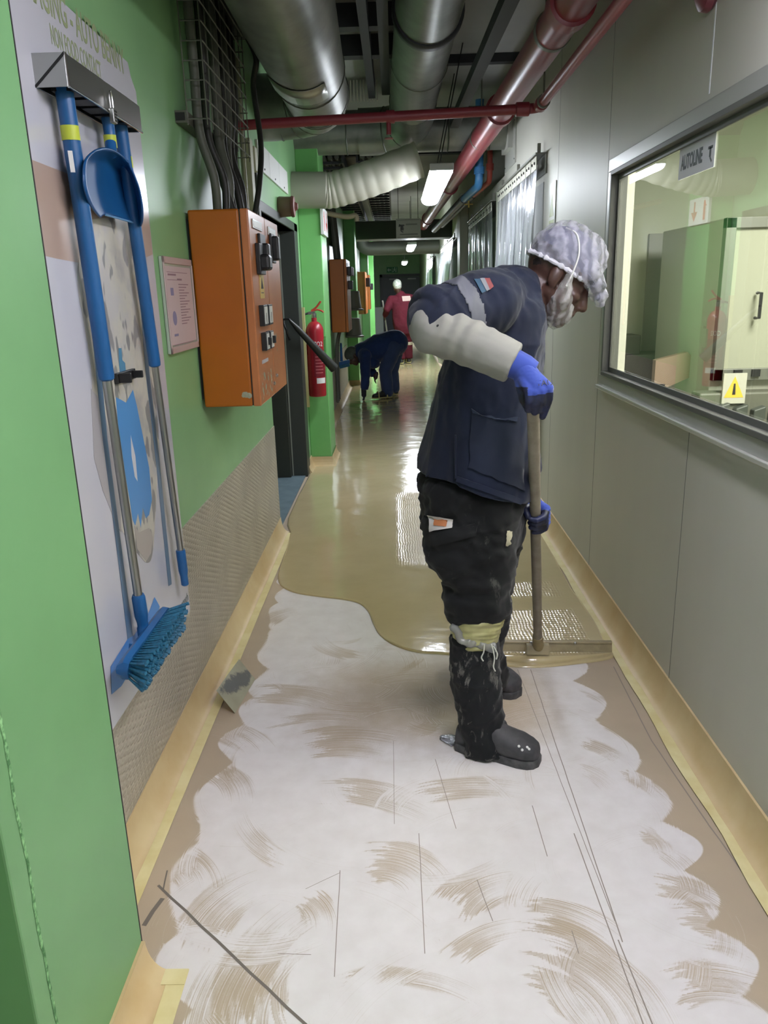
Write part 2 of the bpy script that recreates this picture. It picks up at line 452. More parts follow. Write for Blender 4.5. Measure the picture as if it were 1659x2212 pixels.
def build_floor():
    xs, ys, cov, u, hat = floor_marks()
    nx, ny = len(xs), len(ys)
    X, Y = np.meshgrid(xs, ys)
    V = np.stack([X.ravel(), Y.ravel(), np.zeros(nx*ny)], 1)
    i = (np.arange(ny-1)[:, None]*nx+np.arange(nx-1)[None]).ravel()
    F = np.stack([i, i+1, i+nx+1, i+nx], 1)
    xa, xb, ya, yb = xs[0], xs[-1], ys[0], ys[-1]
    ex = []; ef = []; k = len(V)
    for (a, b, c, d) in ((-1.6, 1.3, YN, ya), (-1.6, 1.3, yb, YE+.3), (-1.6, xa, ya, yb), (xb, 1.3, ya, yb)):
        ex += [(a, c, 0), (b, c, 0), (b, d, 0), (a, d, 0)]; ef.append((k, k+1, k+2, k+3)); k += 4
    V = np.vstack([V, np.array(ex)]); F = np.vstack([F, np.array(ef)])
    me = bpy.data.meshes.new('floor')
    me.vertices.add(len(V)); me.vertices.foreach_set('co', V.astype(np.float32).ravel())
    me.loops.add(F.size); me.loops.foreach_set('vertex_index', F.astype(np.int32).ravel())
    me.polygons.add(len(F)); me.polygons.foreach_set('loop_start', (np.arange(len(F))*4).astype(np.int32))
    me.update(calc_edges=True)
    for nm, arr in (('dust', cov), ('stroke', u), ('comb', hat)):
        at = me.attributes.new(nm, 'FLOAT', 'POINT')
        at.data.foreach_set('value', np.concatenate([arr.ravel(), np.zeros(16)]).astype(np.float32))
    m = bpy.data.materials.new('powdery_screed'); m.use_nodes = True; t = NT(m); b = t.n['Principled BSDF']
    A = lambda n: t.add('ShaderNodeAttribute', attribute_name=n).outputs['Fac']
    pos = t.add('ShaderNodeNewGeometry').outputs['Position']
    n1 = t.add('ShaderNodeTexNoise', noise_dimensions='1D', i_Scale=1.0, i_Detail=2.0)
    t.link(t.math('MULTIPLY', A('stroke'), 300.0), n1.inputs['W'])
    fine = t.noise(pos, 240, 3); mid = t.noise(pos, 14, 5); big = t.noise(pos, 2.2, 4)
    v = t.math('MULTIPLY_ADD', t.math('MULTIPLY', t.math('SUBTRACT', n1.outputs[0], .5), A('comb')), 1.25, A('dust'))
    v = t.math('MULTIPLY_ADD', t.math('SUBTRACT', fine, .5), .22, v)
    v = t.math('MULTIPLY_ADD', t.math('SUBTRACT', mid, .5), .28, v)
    f = t.add('ShaderNodeMapRange', interpolation_type='SMOOTHSTEP'); f.inputs[1].default_value = .12; f.inputs[2].default_value = .92
    t.link(v, f.inputs[0])
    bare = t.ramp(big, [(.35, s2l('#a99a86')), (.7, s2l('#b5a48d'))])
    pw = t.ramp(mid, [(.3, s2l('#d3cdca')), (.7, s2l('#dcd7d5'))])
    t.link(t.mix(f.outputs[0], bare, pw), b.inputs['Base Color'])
    b.inputs['Roughness'].default_value = .72; b.inputs['Specular IOR Level'].default_value = .25
    bn = t.add('ShaderNodeBump', i_Strength=.12, i_Distance=.001); t.link(v, bn.inputs['Height']); t.link(bn.outputs[0], b.inputs['Normal'])
    me.materials.append(m)
    o = bpy.data.objects.new('floor', me); COL.objects.link(o); tag(o, kind='structure')
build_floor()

# saw cuts and pencil lines scored into the screed
M_cut = mat('saw_cut_line', '#6f675f', 0.9)
M_hair = mat('scribed_line', '#8d8379', 0.9)
def floor_line(g, a, b, w, z=0.0004):
    a = P(*a, Z=z) if len(a) == 2 else Vector(a); b = P(*b, Z=z) if len(b) == 2 else Vector(b)
    d = (b-a).normalized(); s = Vector((-d.y, d.x, 0))*w/2; k = len(g.v)
    n = max(2, int((b-a).length/.06)); L, R_ = [], []
    for i in range(n+1):
        q = a+(b-a)*i/n; j = s*random.uniform(-.5, .5)
        L.append(q+s+j); R_.append(q-s+j)
    g.grid([L, R_])
cut = G(); floor_line(cut, (342, 1912), (664, 2216), .0068); floor_line(cut, (362, 1880), (352, 1925), .004); floor_line(cut, (350, 1940), (312, 2000), .012)
struct(cut, 'trim_4', M_cut)
hl = G()
for a, b, w in [((1146, 1446), (1345, 2035), .0028), ((1118, 1446), (1328, 1990), .002), ((1240, 1800), (1390, 2212), .0028), ((1335, 2030), (1410, 2215), .003), ((905, 1800), (918, 2060), .002), ((735, 1880), (722, 2110), .002),
                ((1150, 1740), (1182, 1850), .0022), ((940, 1640), (985, 1790), .0018), ((1030, 1900), (1065, 1990), .002), ((850, 1600), (852, 1780), .0014), ((1235, 2010), (1250, 2060), .002), ((600, 2060), (672, 2062), .0016), ((660, 1920), (735, 1885), .0015)]:
    floor_line(hl, a, b, w)
struct(hl, 'trim_5', M_hair)
cr = G()
for a, b in [((1325, 1440), (1408, 1600)), ((1408, 1600), (1530, 1780)), ((1530, 1780), (1640, 1935))]: floor_line(cr, a, b, .004)
struct(cr, 'trim_6', M_hair)

# ---- walls
def prof_sweep(g, prof, y0, y1, m=0, n=2):
    g.rings([[(x, y, z) for x, z in prof] for y in (y0, y1)], m)
wl = G()
DY0, DY1, DZ = 4.70, 6.32, 1.93       # doorway in the left wall
wl.box((XL-.16, .2, 0), (XL, DY0, CEIL)); wl.box((XL-.16, DY0, DZ), (XL, DY1, CEIL)); wl.box((XL-.16, DY1, 0), (XL, YE, CEIL))
wl.box((XL-.16, YN, 0), (XL, .2, CEIL))
struct(wl, 'wall_left', M_green)
# door recess
dr = G(); dr.box((-1.5, DY0-.02, 0), (-1.40, DY1+.02, DZ+.1)); dr.box((-1.5, DY0-.12, 0), (XL-.16, DY0, DZ+.1)); dr.box((-1.5, DY1, 0), (XL-.16, DY1+.12, DZ+.1)); dr.box((-1.5, DY0, DZ), (XL-.16, DY1, DZ+.1))
struct(dr, 'wall_recess', mat('dark_recess_paint', '#2b2f2a', .6))
th = G(); th.box((-1.40, DY0, 0.0), (XL-.01, DY1, .012)); struct(th, 'trim_7', mat('blue_grey_threshold', '#6b7d83', .5, col2='#5e6f75', nscale=9))
pl = G(); pl.box((-.99, DY0, 0), (-.60, DY0+.001, 0))
# near pillar on the left, with its rough vertical joint
PX0, PY0, PY1 = -.60, .953, 1.387
pil = G(); pil.box((XL, PY0, 0), (PX0, PY1, CEIL)); struct(pil, 'wall_pier', mat('green_pier_paint', '#6e9e6a', 0.45, col2='#669562', nscale=1.6, bump=.06, bscale=30), bevel=.004)
jt = G()
pts = [Vector((PX0+.0006, 1.005+.005*noise.noise(Vector((0, z*9, 0)))+.002*noise.noise(Vector((3, z*40, 0))), z)) for z in np.linspace(.05, 1.02, 90)]
wd = [.0036+.0036*abs(noise.noise(Vector((7, p.z*55, 0)))) for p in pts]
jt.grid([[p+Vector((0, -w, 0)) for p, w in zip(pts, wd)], [p+Vector((.0008, 0, 0)) for p in pts], [p+Vector((0, w, 0)) for p, w in zip(pts, wd)]])
struct(jt, 'trim_8', mat('torn_sealant', '#3f7040', .8, col2='#8fc487', nscale=90))
eg = G(); eg.box((PX0-.006, PY1, .02), (PX0-.001, PY1+.004, 2.6)); struct(eg, 'trim_9', M_dark)
# right wall with the window opening
WY0, WY1, WZ0, WZ1 = 1.02, 3.60, 1.06, 1.95
wr = G()
wr.box((XR, YN, 0), (XR+.1, WY0, CEIL)); wr.box((XR, WY0, 0), (XR+.1, WY1, WZ0)); wr.box((XR, WY0, WZ1), (XR+.1, WY1, CEIL))
wr.box((XR, WY1, 0), (XR+.1, 7.05, CEIL)); wr.box((XR, 7.05, 0), (XR+.1, 8.6, 2.38)); wr.box((XR, 8.6, 0), (XR+.1, YE, CEIL))
wr.box((XR+.35, 6.95, 2.3), (XR+.4, 8.7, CEIL), 1); wr.box((XR+.1, 6.95, 2.3), (XR+.4, 7.05, CEIL)); wr.box((XR+.1, 8.6, 2.3), (XR+.4, 8.7, CEIL)); wr.box((XR+.1, 7.05, 2.3), (XR+.4, 8.6, 2.38))
for y, z0, z1 in ((3.69, .1, CEIL), (2.505, .1, WZ0-.06), (2.57, WZ1+.06, CEIL), (1.35, .1, WZ0-.06), (4.79, .1, 2.9), (10.6, .1, 2.6), (0.2, .1, CEIL)):
    wr.box((XR-.0006, y-.0016, z0), (XR+.002, y+.0016, z1), 1)
struct(wr, 'wall_right', [M_panel, mat('panel_joint', '#5f615b', .6)])
hj = G(); hj.box((XR-.0012, 2.566, WZ1+.06), (XR, 2.574, 2.25)); struct(hj, 'trim_10', mat('pale_joint_sealant', '#d9dcdf', .4))
# end wall
we = G(); we.box((-1.4, YE, 0), (1.4, YE+.15, CEIL)); struct(we, 'wall_back', M_green)
ce = G(); ce.box((-1.4, YN, CEIL), (1.3, YE+.2, CEIL+.08)); struct(ce, 'ceiling', M_ceil)

# ---- coved skirtings
def cove_prof(xw, s, h=.10, w=.055, n=8):
    """hollow curve from the wall (at xw) down to the floor, s = +1 when the corridor lies towards +x"""
    pr = [(xw-s*.002, 0), (xw-s*.002, h), (xw+s*.008, h)]
    for i in range(n+1):
        a = math.pi/2*i/n
        pr.append((xw+s*(.008+(w-.008)*(1-math.cos(a))), h*.98*(1-math.sin(a))+.003))
    pr.append((xw+s*w, 0))
    return pr
cv = G(); prof_sweep(cv, cove_prof(XL, 1), PY1, DY0); struct(cv, 'baseboard_left', M_cove, smooth=True)
cv = G(); prof_sweep(cv, cove_prof(XL, 1), DY1+.02, YE); struct(cv, 'baseboard_left_far', M_cove, smooth=True)
cv = G(); prof_sweep(cv, cove_prof(PX0, 1, .085, .06), PY0, PY1-.004); struct(cv, 'baseboard_pier', M_cove, smooth=True)
cv = G(); prof_sweep(cv, cove_prof(XR, -1, .105, .062), YN, YE); struct(cv, 'baseboard_right', M_cove, smooth=True)
def tape(name, x0, x1, y0, y1, lab, wob=.0):
    g = G(); n = max(3, int((y1-y0)/.09)); rows = [[], []]
    for i in range(n+1):
        y = y0+(y1-y0)*i/n
        rows[0].append(Vector((x0+wob*noise.noise(Vector((y*3, 0, 1))), y, .0045))); rows[1].append(Vector((x1+wob*.5*noise.noise(Vector((y*6, 5, 1))), y, .0042)))
    g.grid(rows); o = g.build(name, M_tape, solid=.0012); tag(o, lab, 'tape'); return o
tape('masking_tape', XL+.052, XL+.085, PY1, DY0-.03, 'cream masking tape along the foot of the left cove', .004)
tape('masking_tape', PX0+.058, PX0+.10, PY0, PY1-.004, 'short cream masking tape at foot of the near green pier', .0)
tape('masking_tape', .862, .896, .9, 6.5, 'cream masking tape along the foot of the right wall cove', .012)
tp = G(); tp.prism([(PX0+.004, PY1-.045, .0052), (PX0+.099, PY1-.045, .0052), (PX0+.099, PY1-.004, .0052), (PX0+.004, PY1-.004, .0052)], (0, 0, .0012)); tag(tp.build('masking_tape', M_tape), 'cream masking tape piece across the end of the near pier cove', 'tape')

# ---- tread plate kick panels
def tread():
    m = bpy.data.materials.new('tread_plate'); m.use_nodes = True; t = NT(m); b = t.n['Principled BSDF']
    b.inputs['Roughness'].default_value = .42; b.inputs['Metallic'].default_value = .35
    pos = t.add('ShaderNodeNewGeometry').outputs['Position']
    hs = []
    for rot, off in ((.75, 0.0), (-.75, .5)):
        mp = t.add('ShaderNodeMapping'); mp.inputs['Rotation'].default_value = (rot, 0, 0); mp.inputs['Scale'].default_value = (0, 26, 62); mp.inputs['Location'].default_value = (0, off, off)
        t.link(pos, mp.inputs[0]); vo = t.add('ShaderNodeTexVoronoi', i_Scale=1.0, i_Randomness=0.0); t.link(mp.outputs[0], vo.inputs['Vector']); hs.append(vo.outputs['Distance'])
    mr = t.add('ShaderNodeMapRange'); mr.inputs[1].default_value = .2; mr.inputs[2].default_value = .42; mr.inputs[3].default_value = 1; mr.inputs[4].default_value = 0
    t.link(t.math('MINIMUM', hs[0], hs[1]), mr.inputs[0])
    big = t.noise(pos, 5, 5)
    base = t.ramp(big, [(.3, s2l('#aaa393')), (.7, s2l('#bdb6a5'))])
    t.link(t.mix(t.math('MULTIPLY', mr.outputs[0], .25), base, s2l('#938c7c')), b.inputs['Base Color'])
    bn = t.add('ShaderNodeBump', i_Strength=.8, i_Distance=.003); t.link(mr.outputs[0], bn.inputs['Height']); t.link(bn.outputs[0], b.inputs['Normal'])
    return m
M_tread = tread()
kp = G(); kp.box((XL, PY1+.002, .098), (XL+.005, DY0-.002, .69)); struct(kp, 'wall_kick_plate', M_tread)
kp = G(); kp.box((XL, 7.2, .098), (XL+.005, 12.2, .69)); struct(kp, 'wall_kick_plate_far', M_tread)
sc_g = G()
for y in (1.9, 2.5, 3.1, 3.7, 4.3): sc_g.lathe([(.0045, 0), (.0045, .002), (.002, .003)], (XL+.005, y, .665), (1, 0, 0), 10)
tr = struct(sc_g, 'trim_11', M_steel)

# ---- left columns
def column(x1, y0, y1, nm, base=True):
    g = G(); g.box((XL, y0, 0), (x1, y1, CEIL)); struct(g, nm, M_green_d, bevel=.006)
    if base:
        g = G(); w = .05; h = .085
        for i in range(6):
            a = math.pi/2*i/5; dd = .006+w*(1-math.cos(a)); z = h*(1-math.sin(a))+.004
            if i: g.rings([pr, [(XL, y0-dd, z), (x1+dd, y0-dd, z), (x1+dd, y1+dd, z), (XL, y1+dd, z)]], caps=False)
            pr = [(XL, y0-dd, z), (x1+dd, y0-dd, z), (x1+dd, y1+dd, z), (XL, y1+dd, z)]
        struct(g, 'baseboard_'+nm.split('_', 1)[1], M_cove, smooth=True)
column(-.585, 6.62, 7.12, 'wall_column_first')
column(-.60, 12.6, 13.1, 'wall_column_second')
column(-.60, 18.6, 19.1, 'wall_column_third')
column(-.60, 23.6, 24.1, 'wall_column_fourth')
# strip of pale raw edge beside the dark door frame
ed = G(); ed.box((XL, 6.44, .55), (XL+.03, 6.48, 1.36)); struct(ed, 'trim_12', mat('bare_timber_edge', '#b7b07c', .7))

# ---- dark door in the left doorway
df = G()
df.box((XL-.17, DY1-.09, 0), (XL+.012, DY1+.10, DZ+.06)); df.box((XL-.17, DY0-.01, DZ-.0), (XL+.012, DY1+.1, DZ+.06)); df.box((XL-.15, DY0, 0), (XL-.005, DY0+.035, DZ))
d1 = thing('door_1', None, None, (XL-.1, DY1, 0)); d1['kind'] = 'structure'
df.build('door_frame', M_frame, d1, bevel=.004)
dl = G(); dl.box((-1.36, DY1-.15, .015), (XL-.12, DY1-.10, DZ-.01)); dl.build('door_leaf', mat('charcoal_door', '#33382f', .5), d1, bevel=.003)
sg = G(); sg.box((XL-.115, DY1-.098, 0.015), (XL-.105, DY1-.092, DZ-.02)); sg.box((XL-.6, DY1-.16, DZ-.03), (XL-.1, DY1-.15, DZ-.015)); sg.build('door_seal', mat('grey_seal', '#8f9488', .5), d1)

# ---- wet self-levelling resin poured over the far part of the floor
def resin():
    m = bpy.data.materials.new('wet_resin'); m.use_nodes = True; t = NT(m); b = t.n['Principled BSDF']
    pos = t.add('ShaderNodeNewGeometry').outputs['Position']
    t.link(t.ramp(t.noise(pos, 1.7, 4), [(.35, s2l('#b8a97f')), (.7, s2l('#c2b28a'))]), b.inputs['Base Color'])
    b.inputs['Roughness'].default_value = .13; b.inputs['Specular IOR Level'].default_value = .55
    b.inputs['Coat Weight'].default_value = .35; b.inputs['Coat Roughness'].default_value = .06
    sx = t.add('ShaderNodeSeparateXYZ'); t.link(pos, sx.inputs[0])
    def win(o, a, b_, s_):
        r1 = t.add('ShaderNodeMapRange', interpolation_type='SMOOTHSTEP'); r1.inputs[1].default_value = a-s_; r1.inputs[2].default_value = a+s_; t.link(o, r1.inputs[0])
        r2 = t.add('ShaderNodeMapRange', interpolation_type='SMOOTHSTEP'); r2.inputs[1].default_value = b_-s_; r2.inputs[2].default_value = b_+s_; t.link(o, r2.inputs[0])
        return t.math('SUBTRACT', r1.outputs[0], r2.outputs[0], clamp=True)
    X, Y = sx.outputs[0], sx.outputs[1]
    jit = t.math('MULTIPLY_ADD', t.noise(pos, 7, 3), .024, Y)
    ridge = t.math('MULTIPLY', win(X, .22, .80, .012), win(Y, 2.9, 3.36, .01))
    ridge = t.math('MAXIMUM', ridge, t.math('MULTIPLY', t.math('MULTIPLY', win(X, .0, .45, .05), win(Y, 4.02, 5.6, .06)), .55))
    ridge = t.math('MAXIMUM', ridge, t.math('MULTIPLY', t.math('MULTIPLY', win(X, .3, .78, .03), win(Y, 3.52, 3.72, .02)), .9))
    mpx = t.math('MULTIPLY_ADD', t.noise(pos, 9, 2), .03, X)
    h1 = t.math('SINE', t.math('MULTIPLY', mpx, 430.0)); h2 = t.math('SINE', t.math('MULTIPLY', jit, 290.0))
    hh = t.math('MULTIPLY', t.math('ADD', t.math('MULTIPLY', h1, .8), t.math('MULTIPLY', h2, .7)), ridge)
    soft = t.noise(pos, 3.0, 2); rip = t.noise(pos, 30, 3)
    tot = t.math('MULTIPLY_ADD', hh, .0017, t.math('MULTIPLY_ADD', soft, .012, t.math('MULTIPLY', rip, .0012)))
    bn = t.add('ShaderNodeBump', i_Strength=.55, i_Distance=1.0); t.link(tot, bn.inputs['Height'])
    t.link(bn.outputs[0], b.inputs['Normal']); t.link(bn.outputs[0], b.inputs['Coat Normal'])
    return m
edge_px = [(627, 1152), (618, 1188), (604, 1228), (601, 1254), (612, 1270), (640, 1282), (690, 1290), (740, 1296), (775, 1304), (795, 1322), (806, 1348), (820, 1372), (850, 1394), (900, 1410), (970, 1416), (1040, 1430), (1090, 1440), (1160, 1443), (1240, 1436), (1318, 1424), (1322, 1408), (1305, 1385), (1288, 1350), (1262, 1310), (1236, 1275)]
front = bez([P(x, y, Z=0) for x, y in edge_px], 5)
right = [Vector((.868, y, 0)) for y in (4.1, 4.6, 5.2, 6.0, 8.0, 12.0, 20.0, YE)]
left = [Vector((XL+.06, y, 0)) for y in (YE, 20, 13.2, 7.3)] + [Vector((-.56, 7.14, 0)), Vector((-.56, 6.60, 0)), Vector((XL+.02, 6.58, 0)), Vector((XL+.004, 5.6, 0)), Vector((XL+.006, 5.0, 0)), Vector((-.742, 4.84, 0))]
loop = front + right + left
loop = [Vector((p.x, p.y, 0)) for p in loop]
def inset(lp, d):
    out = []; n = len(lp)
    for i in range(n):
        a, b, c = lp[i-1], lp[i], lp[(i+1) % n]
        t = ((b-a).normalized()+(c-b).normalized())
        if t.length < 1e-4: t = (c-b)
        t.normalize(); out.append(b+Vector((-t.y, t.x, 0))*d)
    return out
g = G()
lv = [(0, .0006), (.001, .004), (.004, .0068), (.010, .0082)]
rg = [[Vector((p.x, p.y, z)) for p in inset(loop, d)] for d, z in lv]
g.rings(rg, caps=False)
k = len(g.v); n = len(loop)
bm = bmesh.new(); vs = [bm.verts.new(p) for p in rg[-1]]; bm.faces.new(vs); bmesh.ops.triangulate(bm, faces=bm.faces[:]); bm.verts.index_update()
g.v += [tuple(v.co) for v in vs]
for f in bm.faces: g.face([k+v.index for v in f.verts])
bm.free()
bd0 = [P(x, y, Z=.004) for x, y in ((1066, 1421), (1110, 1427), (1170, 1429), (1240, 1424), (1318, 1413))]; g.tube([Vector((q.x, q.y, .006)) for q in bez(bd0, 5)], [.004+.020*math.sin(math.pi*(i/20)**.8) if 0 < i < 20 else .004 for i in range(21)], 14)
o = g.build('poured_resin', resin(), smooth=True, angle=60)
tag(o, 'wet glossy beige floor resin poured over the far part of the corridor floor', 'floor resin', kind='stuff')
# ------------------------------------------------------------------ left wall: tool shadow board
M_blue = mat('blue_plastic', '#1c5b93', 0.38, col2='#195488', nscale=8)
M_blue_d = mat('blue_plastic_pan', '#174f83', 0.35)
M_yel = mat('lime_yellow_tape', '#b7c43c', 0.5)
M_bristle = mat('teal_bristle', '#1c6684', 0.6, col2='#124d68', nscale=120)
M_ink = mat('olive_ink', '#8f9a72', 0.5)
FY = Vector((0, 1, 0)); FZ = Vector((0, 0, 1)); FX = Vector((1, 0, 0))
BX = XL+.0098
board = thing('tool_shadow_board', 'white glossy tool board printed with cream and blue picture behind the hanging brooms', 'tool board', (XL, 2.0, .4))
g = G(); g.prism([(XL+.0056, 1.392, .40), (XL+.0056, 2.535, .393), (XL+.0056, 2.535, 2.06), (XL+.0056, 2.50, 2.09), (XL+.0056, 2.485, 2.125), (XL+.0056, 1.392, 2.15)], (.0042, 0, 0))
g.build('board_sheet', mat('glossy_white_sheet', '#c2c2ca', 0.22, coat=.3, bump=.05, bscale=2.2, bdist=.02), board)
def printed(name, pts, m, dz=0.0, par=None, smooth_n=0):
    q = [P(x, y, X=BX+dz) for x, y in pts]
    if smooth_n: q = bez(q+[q[0]], smooth_n)[:-1]
    gg = G(); gg.prism(q, (.0005, 0, 0)); return gg.build(name, m, par or board)
bandq = [(BX, 1.385, 1.76), (BX, 2.530, 1.745), (BX, 2.530, 1.60), (BX, 2.2, 1.545), (BX, 1.8, 1.56), (BX, 1.385, 1.585)]
g = G(); g.prism(bandq, (.0004, 0, 0)); g.build('printed_band', mat('pinkish_print', '#ac9789', .3), board)
text_mesh('printed_letters', 'OUA', .105, (BX+.0008, 1.60, 1.665), FY, FZ, mat('pale_ink', '#d9cfc8', .4), board, .0001)
def fur():
    m = bpy.data.materials.new('striped_cream_print'); m.use_nodes = True; t = NT(m); b = t.n['Principled BSDF']; b.inputs['Roughness'].default_value = .3
    pos = t.add('ShaderNodeNewGeometry').outputs['Position']
    w = t.add('ShaderNodeTexWave', i_Scale=5.5, i_Distortion=9.0, i_Detail=2.5); w.inputs['Detail Scale'].default_value = 1.3
    mp = t.add('ShaderNodeMapping'); mp.inputs['Rotation'].default_value = (.8, 0, 0); mp.inputs['Scale'].default_value = (0, 1.6, .8); t.link(pos, mp.inputs[0]); t.link(mp.outputs[0], w.inputs[0])
    base = t.ramp(t.noise(pos, 7, 4), [(.35, s2l('#bcb9b6')), (.5, s2l('#c5c1b2')), (.68, s2l('#a3a1a0'))])
    st = t.ramp(w.outputs[0], [(.58, (0, 0, 0, 1)), (.74, (1, 1, 1, 1))])
    t.link(t.mix(t.math('MULTIPLY', st, .75), base, s2l('#6f6f71')), b.inputs['Base Color'])
    return m
printed('printed_patch', [(178, 478), (235, 470), (290, 478), (306, 560), (318, 690), (330, 800), (338, 880), (343, 960), (336, 1100), (330, 1190), (318, 1216), (290, 1186), (255, 1130), (228, 1050), (212, 990), (202, 900), (196, 790), (180, 690), (168, 610)], fur(), .0002, smooth_n=4)
printed('printed_shade', [(196, 840), (203, 990), (222, 1060), (250, 1130), (262, 1150), (258, 1060), (238, 950), (222, 870)], mat('grey_print', '#a3a0a2', .3), .0004)
printed('printed_blue_patch', [(250, 858), (262, 864), (272, 870), (287, 842), (296, 880), (308, 940), (322, 1010), (328, 1080), (322, 1112), (315, 1120), (308, 1096), (304, 1140), (298, 1108), (292, 1135), (286, 1122), (280, 1080), (268, 1010), (256, 930)], mat('sky_blue_print', '#4f8fca', .3), .0006)
printed('printed_leaf', [(282, 940), (292, 985), (297, 1040), (291, 1030), (284, 985)], mat('white_print', '#d2d2d6', .3), .0009)
printed('printed_chin', [(290, 1135), (300, 1150), (322, 1140), (330, 1160), (326, 1195), (316, 1212), (296, 1185)], mat('taupe_print', '#a9a29b', .3), .0007)
M_sil = mat('blue_grey_print', '#54728f', .3)
printed('printed_handle', [(146, 300), (160, 300), (196, 560), (232, 950), (262, 1180), (288, 1380), (276, 1384), (254, 1200), (222, 950), (182, 560)], M_sil, .0008)
printed('printed_handle', [(296, 560), (303, 560), (322, 800), (345, 1000), (371, 1262), (364, 1266), (337, 1000), (314, 800)], M_sil, .0008)
printed('printed_broom_head', [(276, 1380), (290, 1372), (322, 1322), (334, 1290), (345, 1310), (330, 1360), (300, 1420), (262, 1482), (241, 1500), (239, 1440)], mat('blue_print', '#3f86cc', .3), .0009)
printed('printed_brush', [(256, 752), (262, 752), (264, 778), (270, 784), (272, 806), (259, 808), (257, 782)], mat('small_blue_print', '#4d86a8', .3), .0009)
q = P(405, 1300, X=BX)
text_mesh('printed_name', 'Pescatech', .046, (BX+.0006, 2.525, .452), FY, FZ, mat('dark_green_ink', '#41564f', .4), board, .0001, 'RIGHT', .86)
g = G(); g.box((BX+.0003, 2.272, .427), (BX+.0008, 2.308, .475)); g.box((BX+.0008, 2.280, .435), (BX+.001, 2.300, .467), 1); g.build('printed_logo', [mat('logo_green', '#5f7d86', .4), mat('logo_pale', '#b9c6cc', .4)], board)
text_mesh('board_title', 'PACKAGING - AUTO BENNY', .092, P(268, 138, X=BX+.0006), FY, FZ, M_ink, board, .0001, 'RIGHT', .60, .0014)
text_mesh('board_subtitle', 'NON FOOD CONTACT', .058, P(219, 156, X=BX+.0006), FY, FZ, M_ink, board, .0001, 'RIGHT', .50, .0008)

# stainless rail the tools hang from
RX = -.684
ra = P(149, 190, X=RX); rb = P(307, 284, X=RX); rt = P(131, 106, X=RX)
ry0, ry1, rz0, rz1 = ra.y, rb.y, (ra.z+rb.z)/2, rt.z
rail = thing('tool_rail', 'boxed stainless steel hanging rail at the top of the tool board', 'tool rail', (XL, ry0, rz0))
g = G(); t_ = .003
g.box((RX-t_, ry0, rz0), (RX, ry1, rz1)); g.box((BX, ry0, rz1-t_), (RX, ry1, rz1)); g.box((BX, ry0, rz0), (BX+t_, ry1, rz1)); g.box((BX, ry1-t_, rz0), (RX, ry1, rz1))
g.build('rail_channel', M_steel, rail, bevel=.0015)
g = G(); g.box((BX, ry0-.001, rz0), (RX, ry0+t_, rz1)); g.build('end_plate', M_steel, rail, bevel=.001)
sl = G(); c = Vector(((BX+RX)/2, ry0-.0015, (rz0+rz1)/2)); d = Vector((.036, 0, .032)); sl.obox(c, d, (0, .0008, 0), Vector((-.0016, 0, .0018))); sl.build('end_slot', M_dark, rail)
lip = G(); lip.tube([(RX, ry0, rz0), (RX, ry1, rz0)], .0028, 8); lip.tube([(RX, ry0, rz0), (RX, ry0, rz1)], .0025, 8); lip.build('folded_edge', mat('bright_edge', '#d9d9d6', .15, metal=1), rail, smooth=True)
for y in np.linspace(ry0+.08, ry1-.08, 5):
    g = G(); g.box((BX+.012, y-.03, rz0+.004), (RX-.006, y+.03, rz0+.016)); g.build('grip_roller', M_black, rail)
# small padlock hooked on the rail edge
pk = P(240, 238, X=RX+.006)
pad = thing('padlock', 'small silver shackle lock hooked over the steel tool rail edge', 'padlock', pk)
g = G(); g.box((RX+.003, pk.y-.011, pk.z-.030), (RX+.016, pk.y+.011, pk.z+.004)); g.build('lock_body', M_steel, pad, bevel=.003)
g = G(); g.tube(bez([(RX+.009, pk.y-.007, pk.z), (RX+.009, pk.y-.007, pk.z+.03), (RX+.009, pk.y, pk.z+.042), (RX+.009, pk.y+.007, pk.z+.03), (RX+.009, pk.y+.007, pk.z)], 5), .0022, 8); g.build('shackle', M_steel, pad, smooth=True)
g = G(); [g.box((RX+.016, pk.y-.008, pk.z-.026+.007*i), (RX+.0172, pk.y+.008, pk.z-.0225+.007*i)) for i in range(4)]; g.build('dial', M_dark, pad)

def pole(th_, pts, X, rgrip, rpole, ygrip, ytip, rtip):
    pass
HX = -.720
def L3(px, py, X=HX): return P(px, py, X=X)
# hanging broom
broom = thing('broom', 'blue hanging broom with long grip, aluminium pole and teal bristles, nearest tool on the board', 'broom', L3(305, 1400))
a, b_, c_, d_ = L3(135, 170), L3(231, 822), L3(299, 1290), L3(309, 1352)
g = G(); g.lathe([(.0195, 0), (.0195, (b_-a).length-.012), (.0185, (b_-a).length-.004), (.014, (b_-a).length)], a, b_-a, 24); grip = g.build('grip', M_blue, broom, smooth=True)
u = (b_-a).normalized()
g = G(); g.lathe([(.0200, 0), (.0200, .030)], L3(149.5, 272), u, 24); g.build('yellow_band', M_yel, grip, smooth=True)
w0 = L3(156, 352); g = G(); g.obox(w0+Vector((.006, -.0188, 0)), u*.022, Vector((.0045, .002, 0)), Vector((.0004, -.001, 0))); g.build('sticker', M_white, grip)
g = G(); g.tube([b_-u*.02, c_], .0118, 20); g.build('pole', M_alu, broom, smooth=True)
v = (d_-c_).normalized(); LL = (d_-c_).length
g = G(); g.lathe([(.0155, -.008), (.0185, 0), (.0185, LL*.62), (.015, LL*.85), (.015, LL), (.0175, LL+.004), (.0195, LL+.065)], c_, v, 24); g.build('socket', M_blue, broom, smooth=True)
ha, hb = P(262, 1449, X=-.708), P(352, 1326, X=-.708)
ta, tb = P(287, 1500, X=-.645), P(384, 1357, X=-.645)
ax = (hb-ha).normalized(); dn = ((ta+tb)/2-(ha+hb)/2); dn = (dn-ax*dn.dot(ax)); BL = dn.length; dn.normalize(); sd = ax.cross(dn)
g = G(); hl_ = (hb-ha).length
prof = []
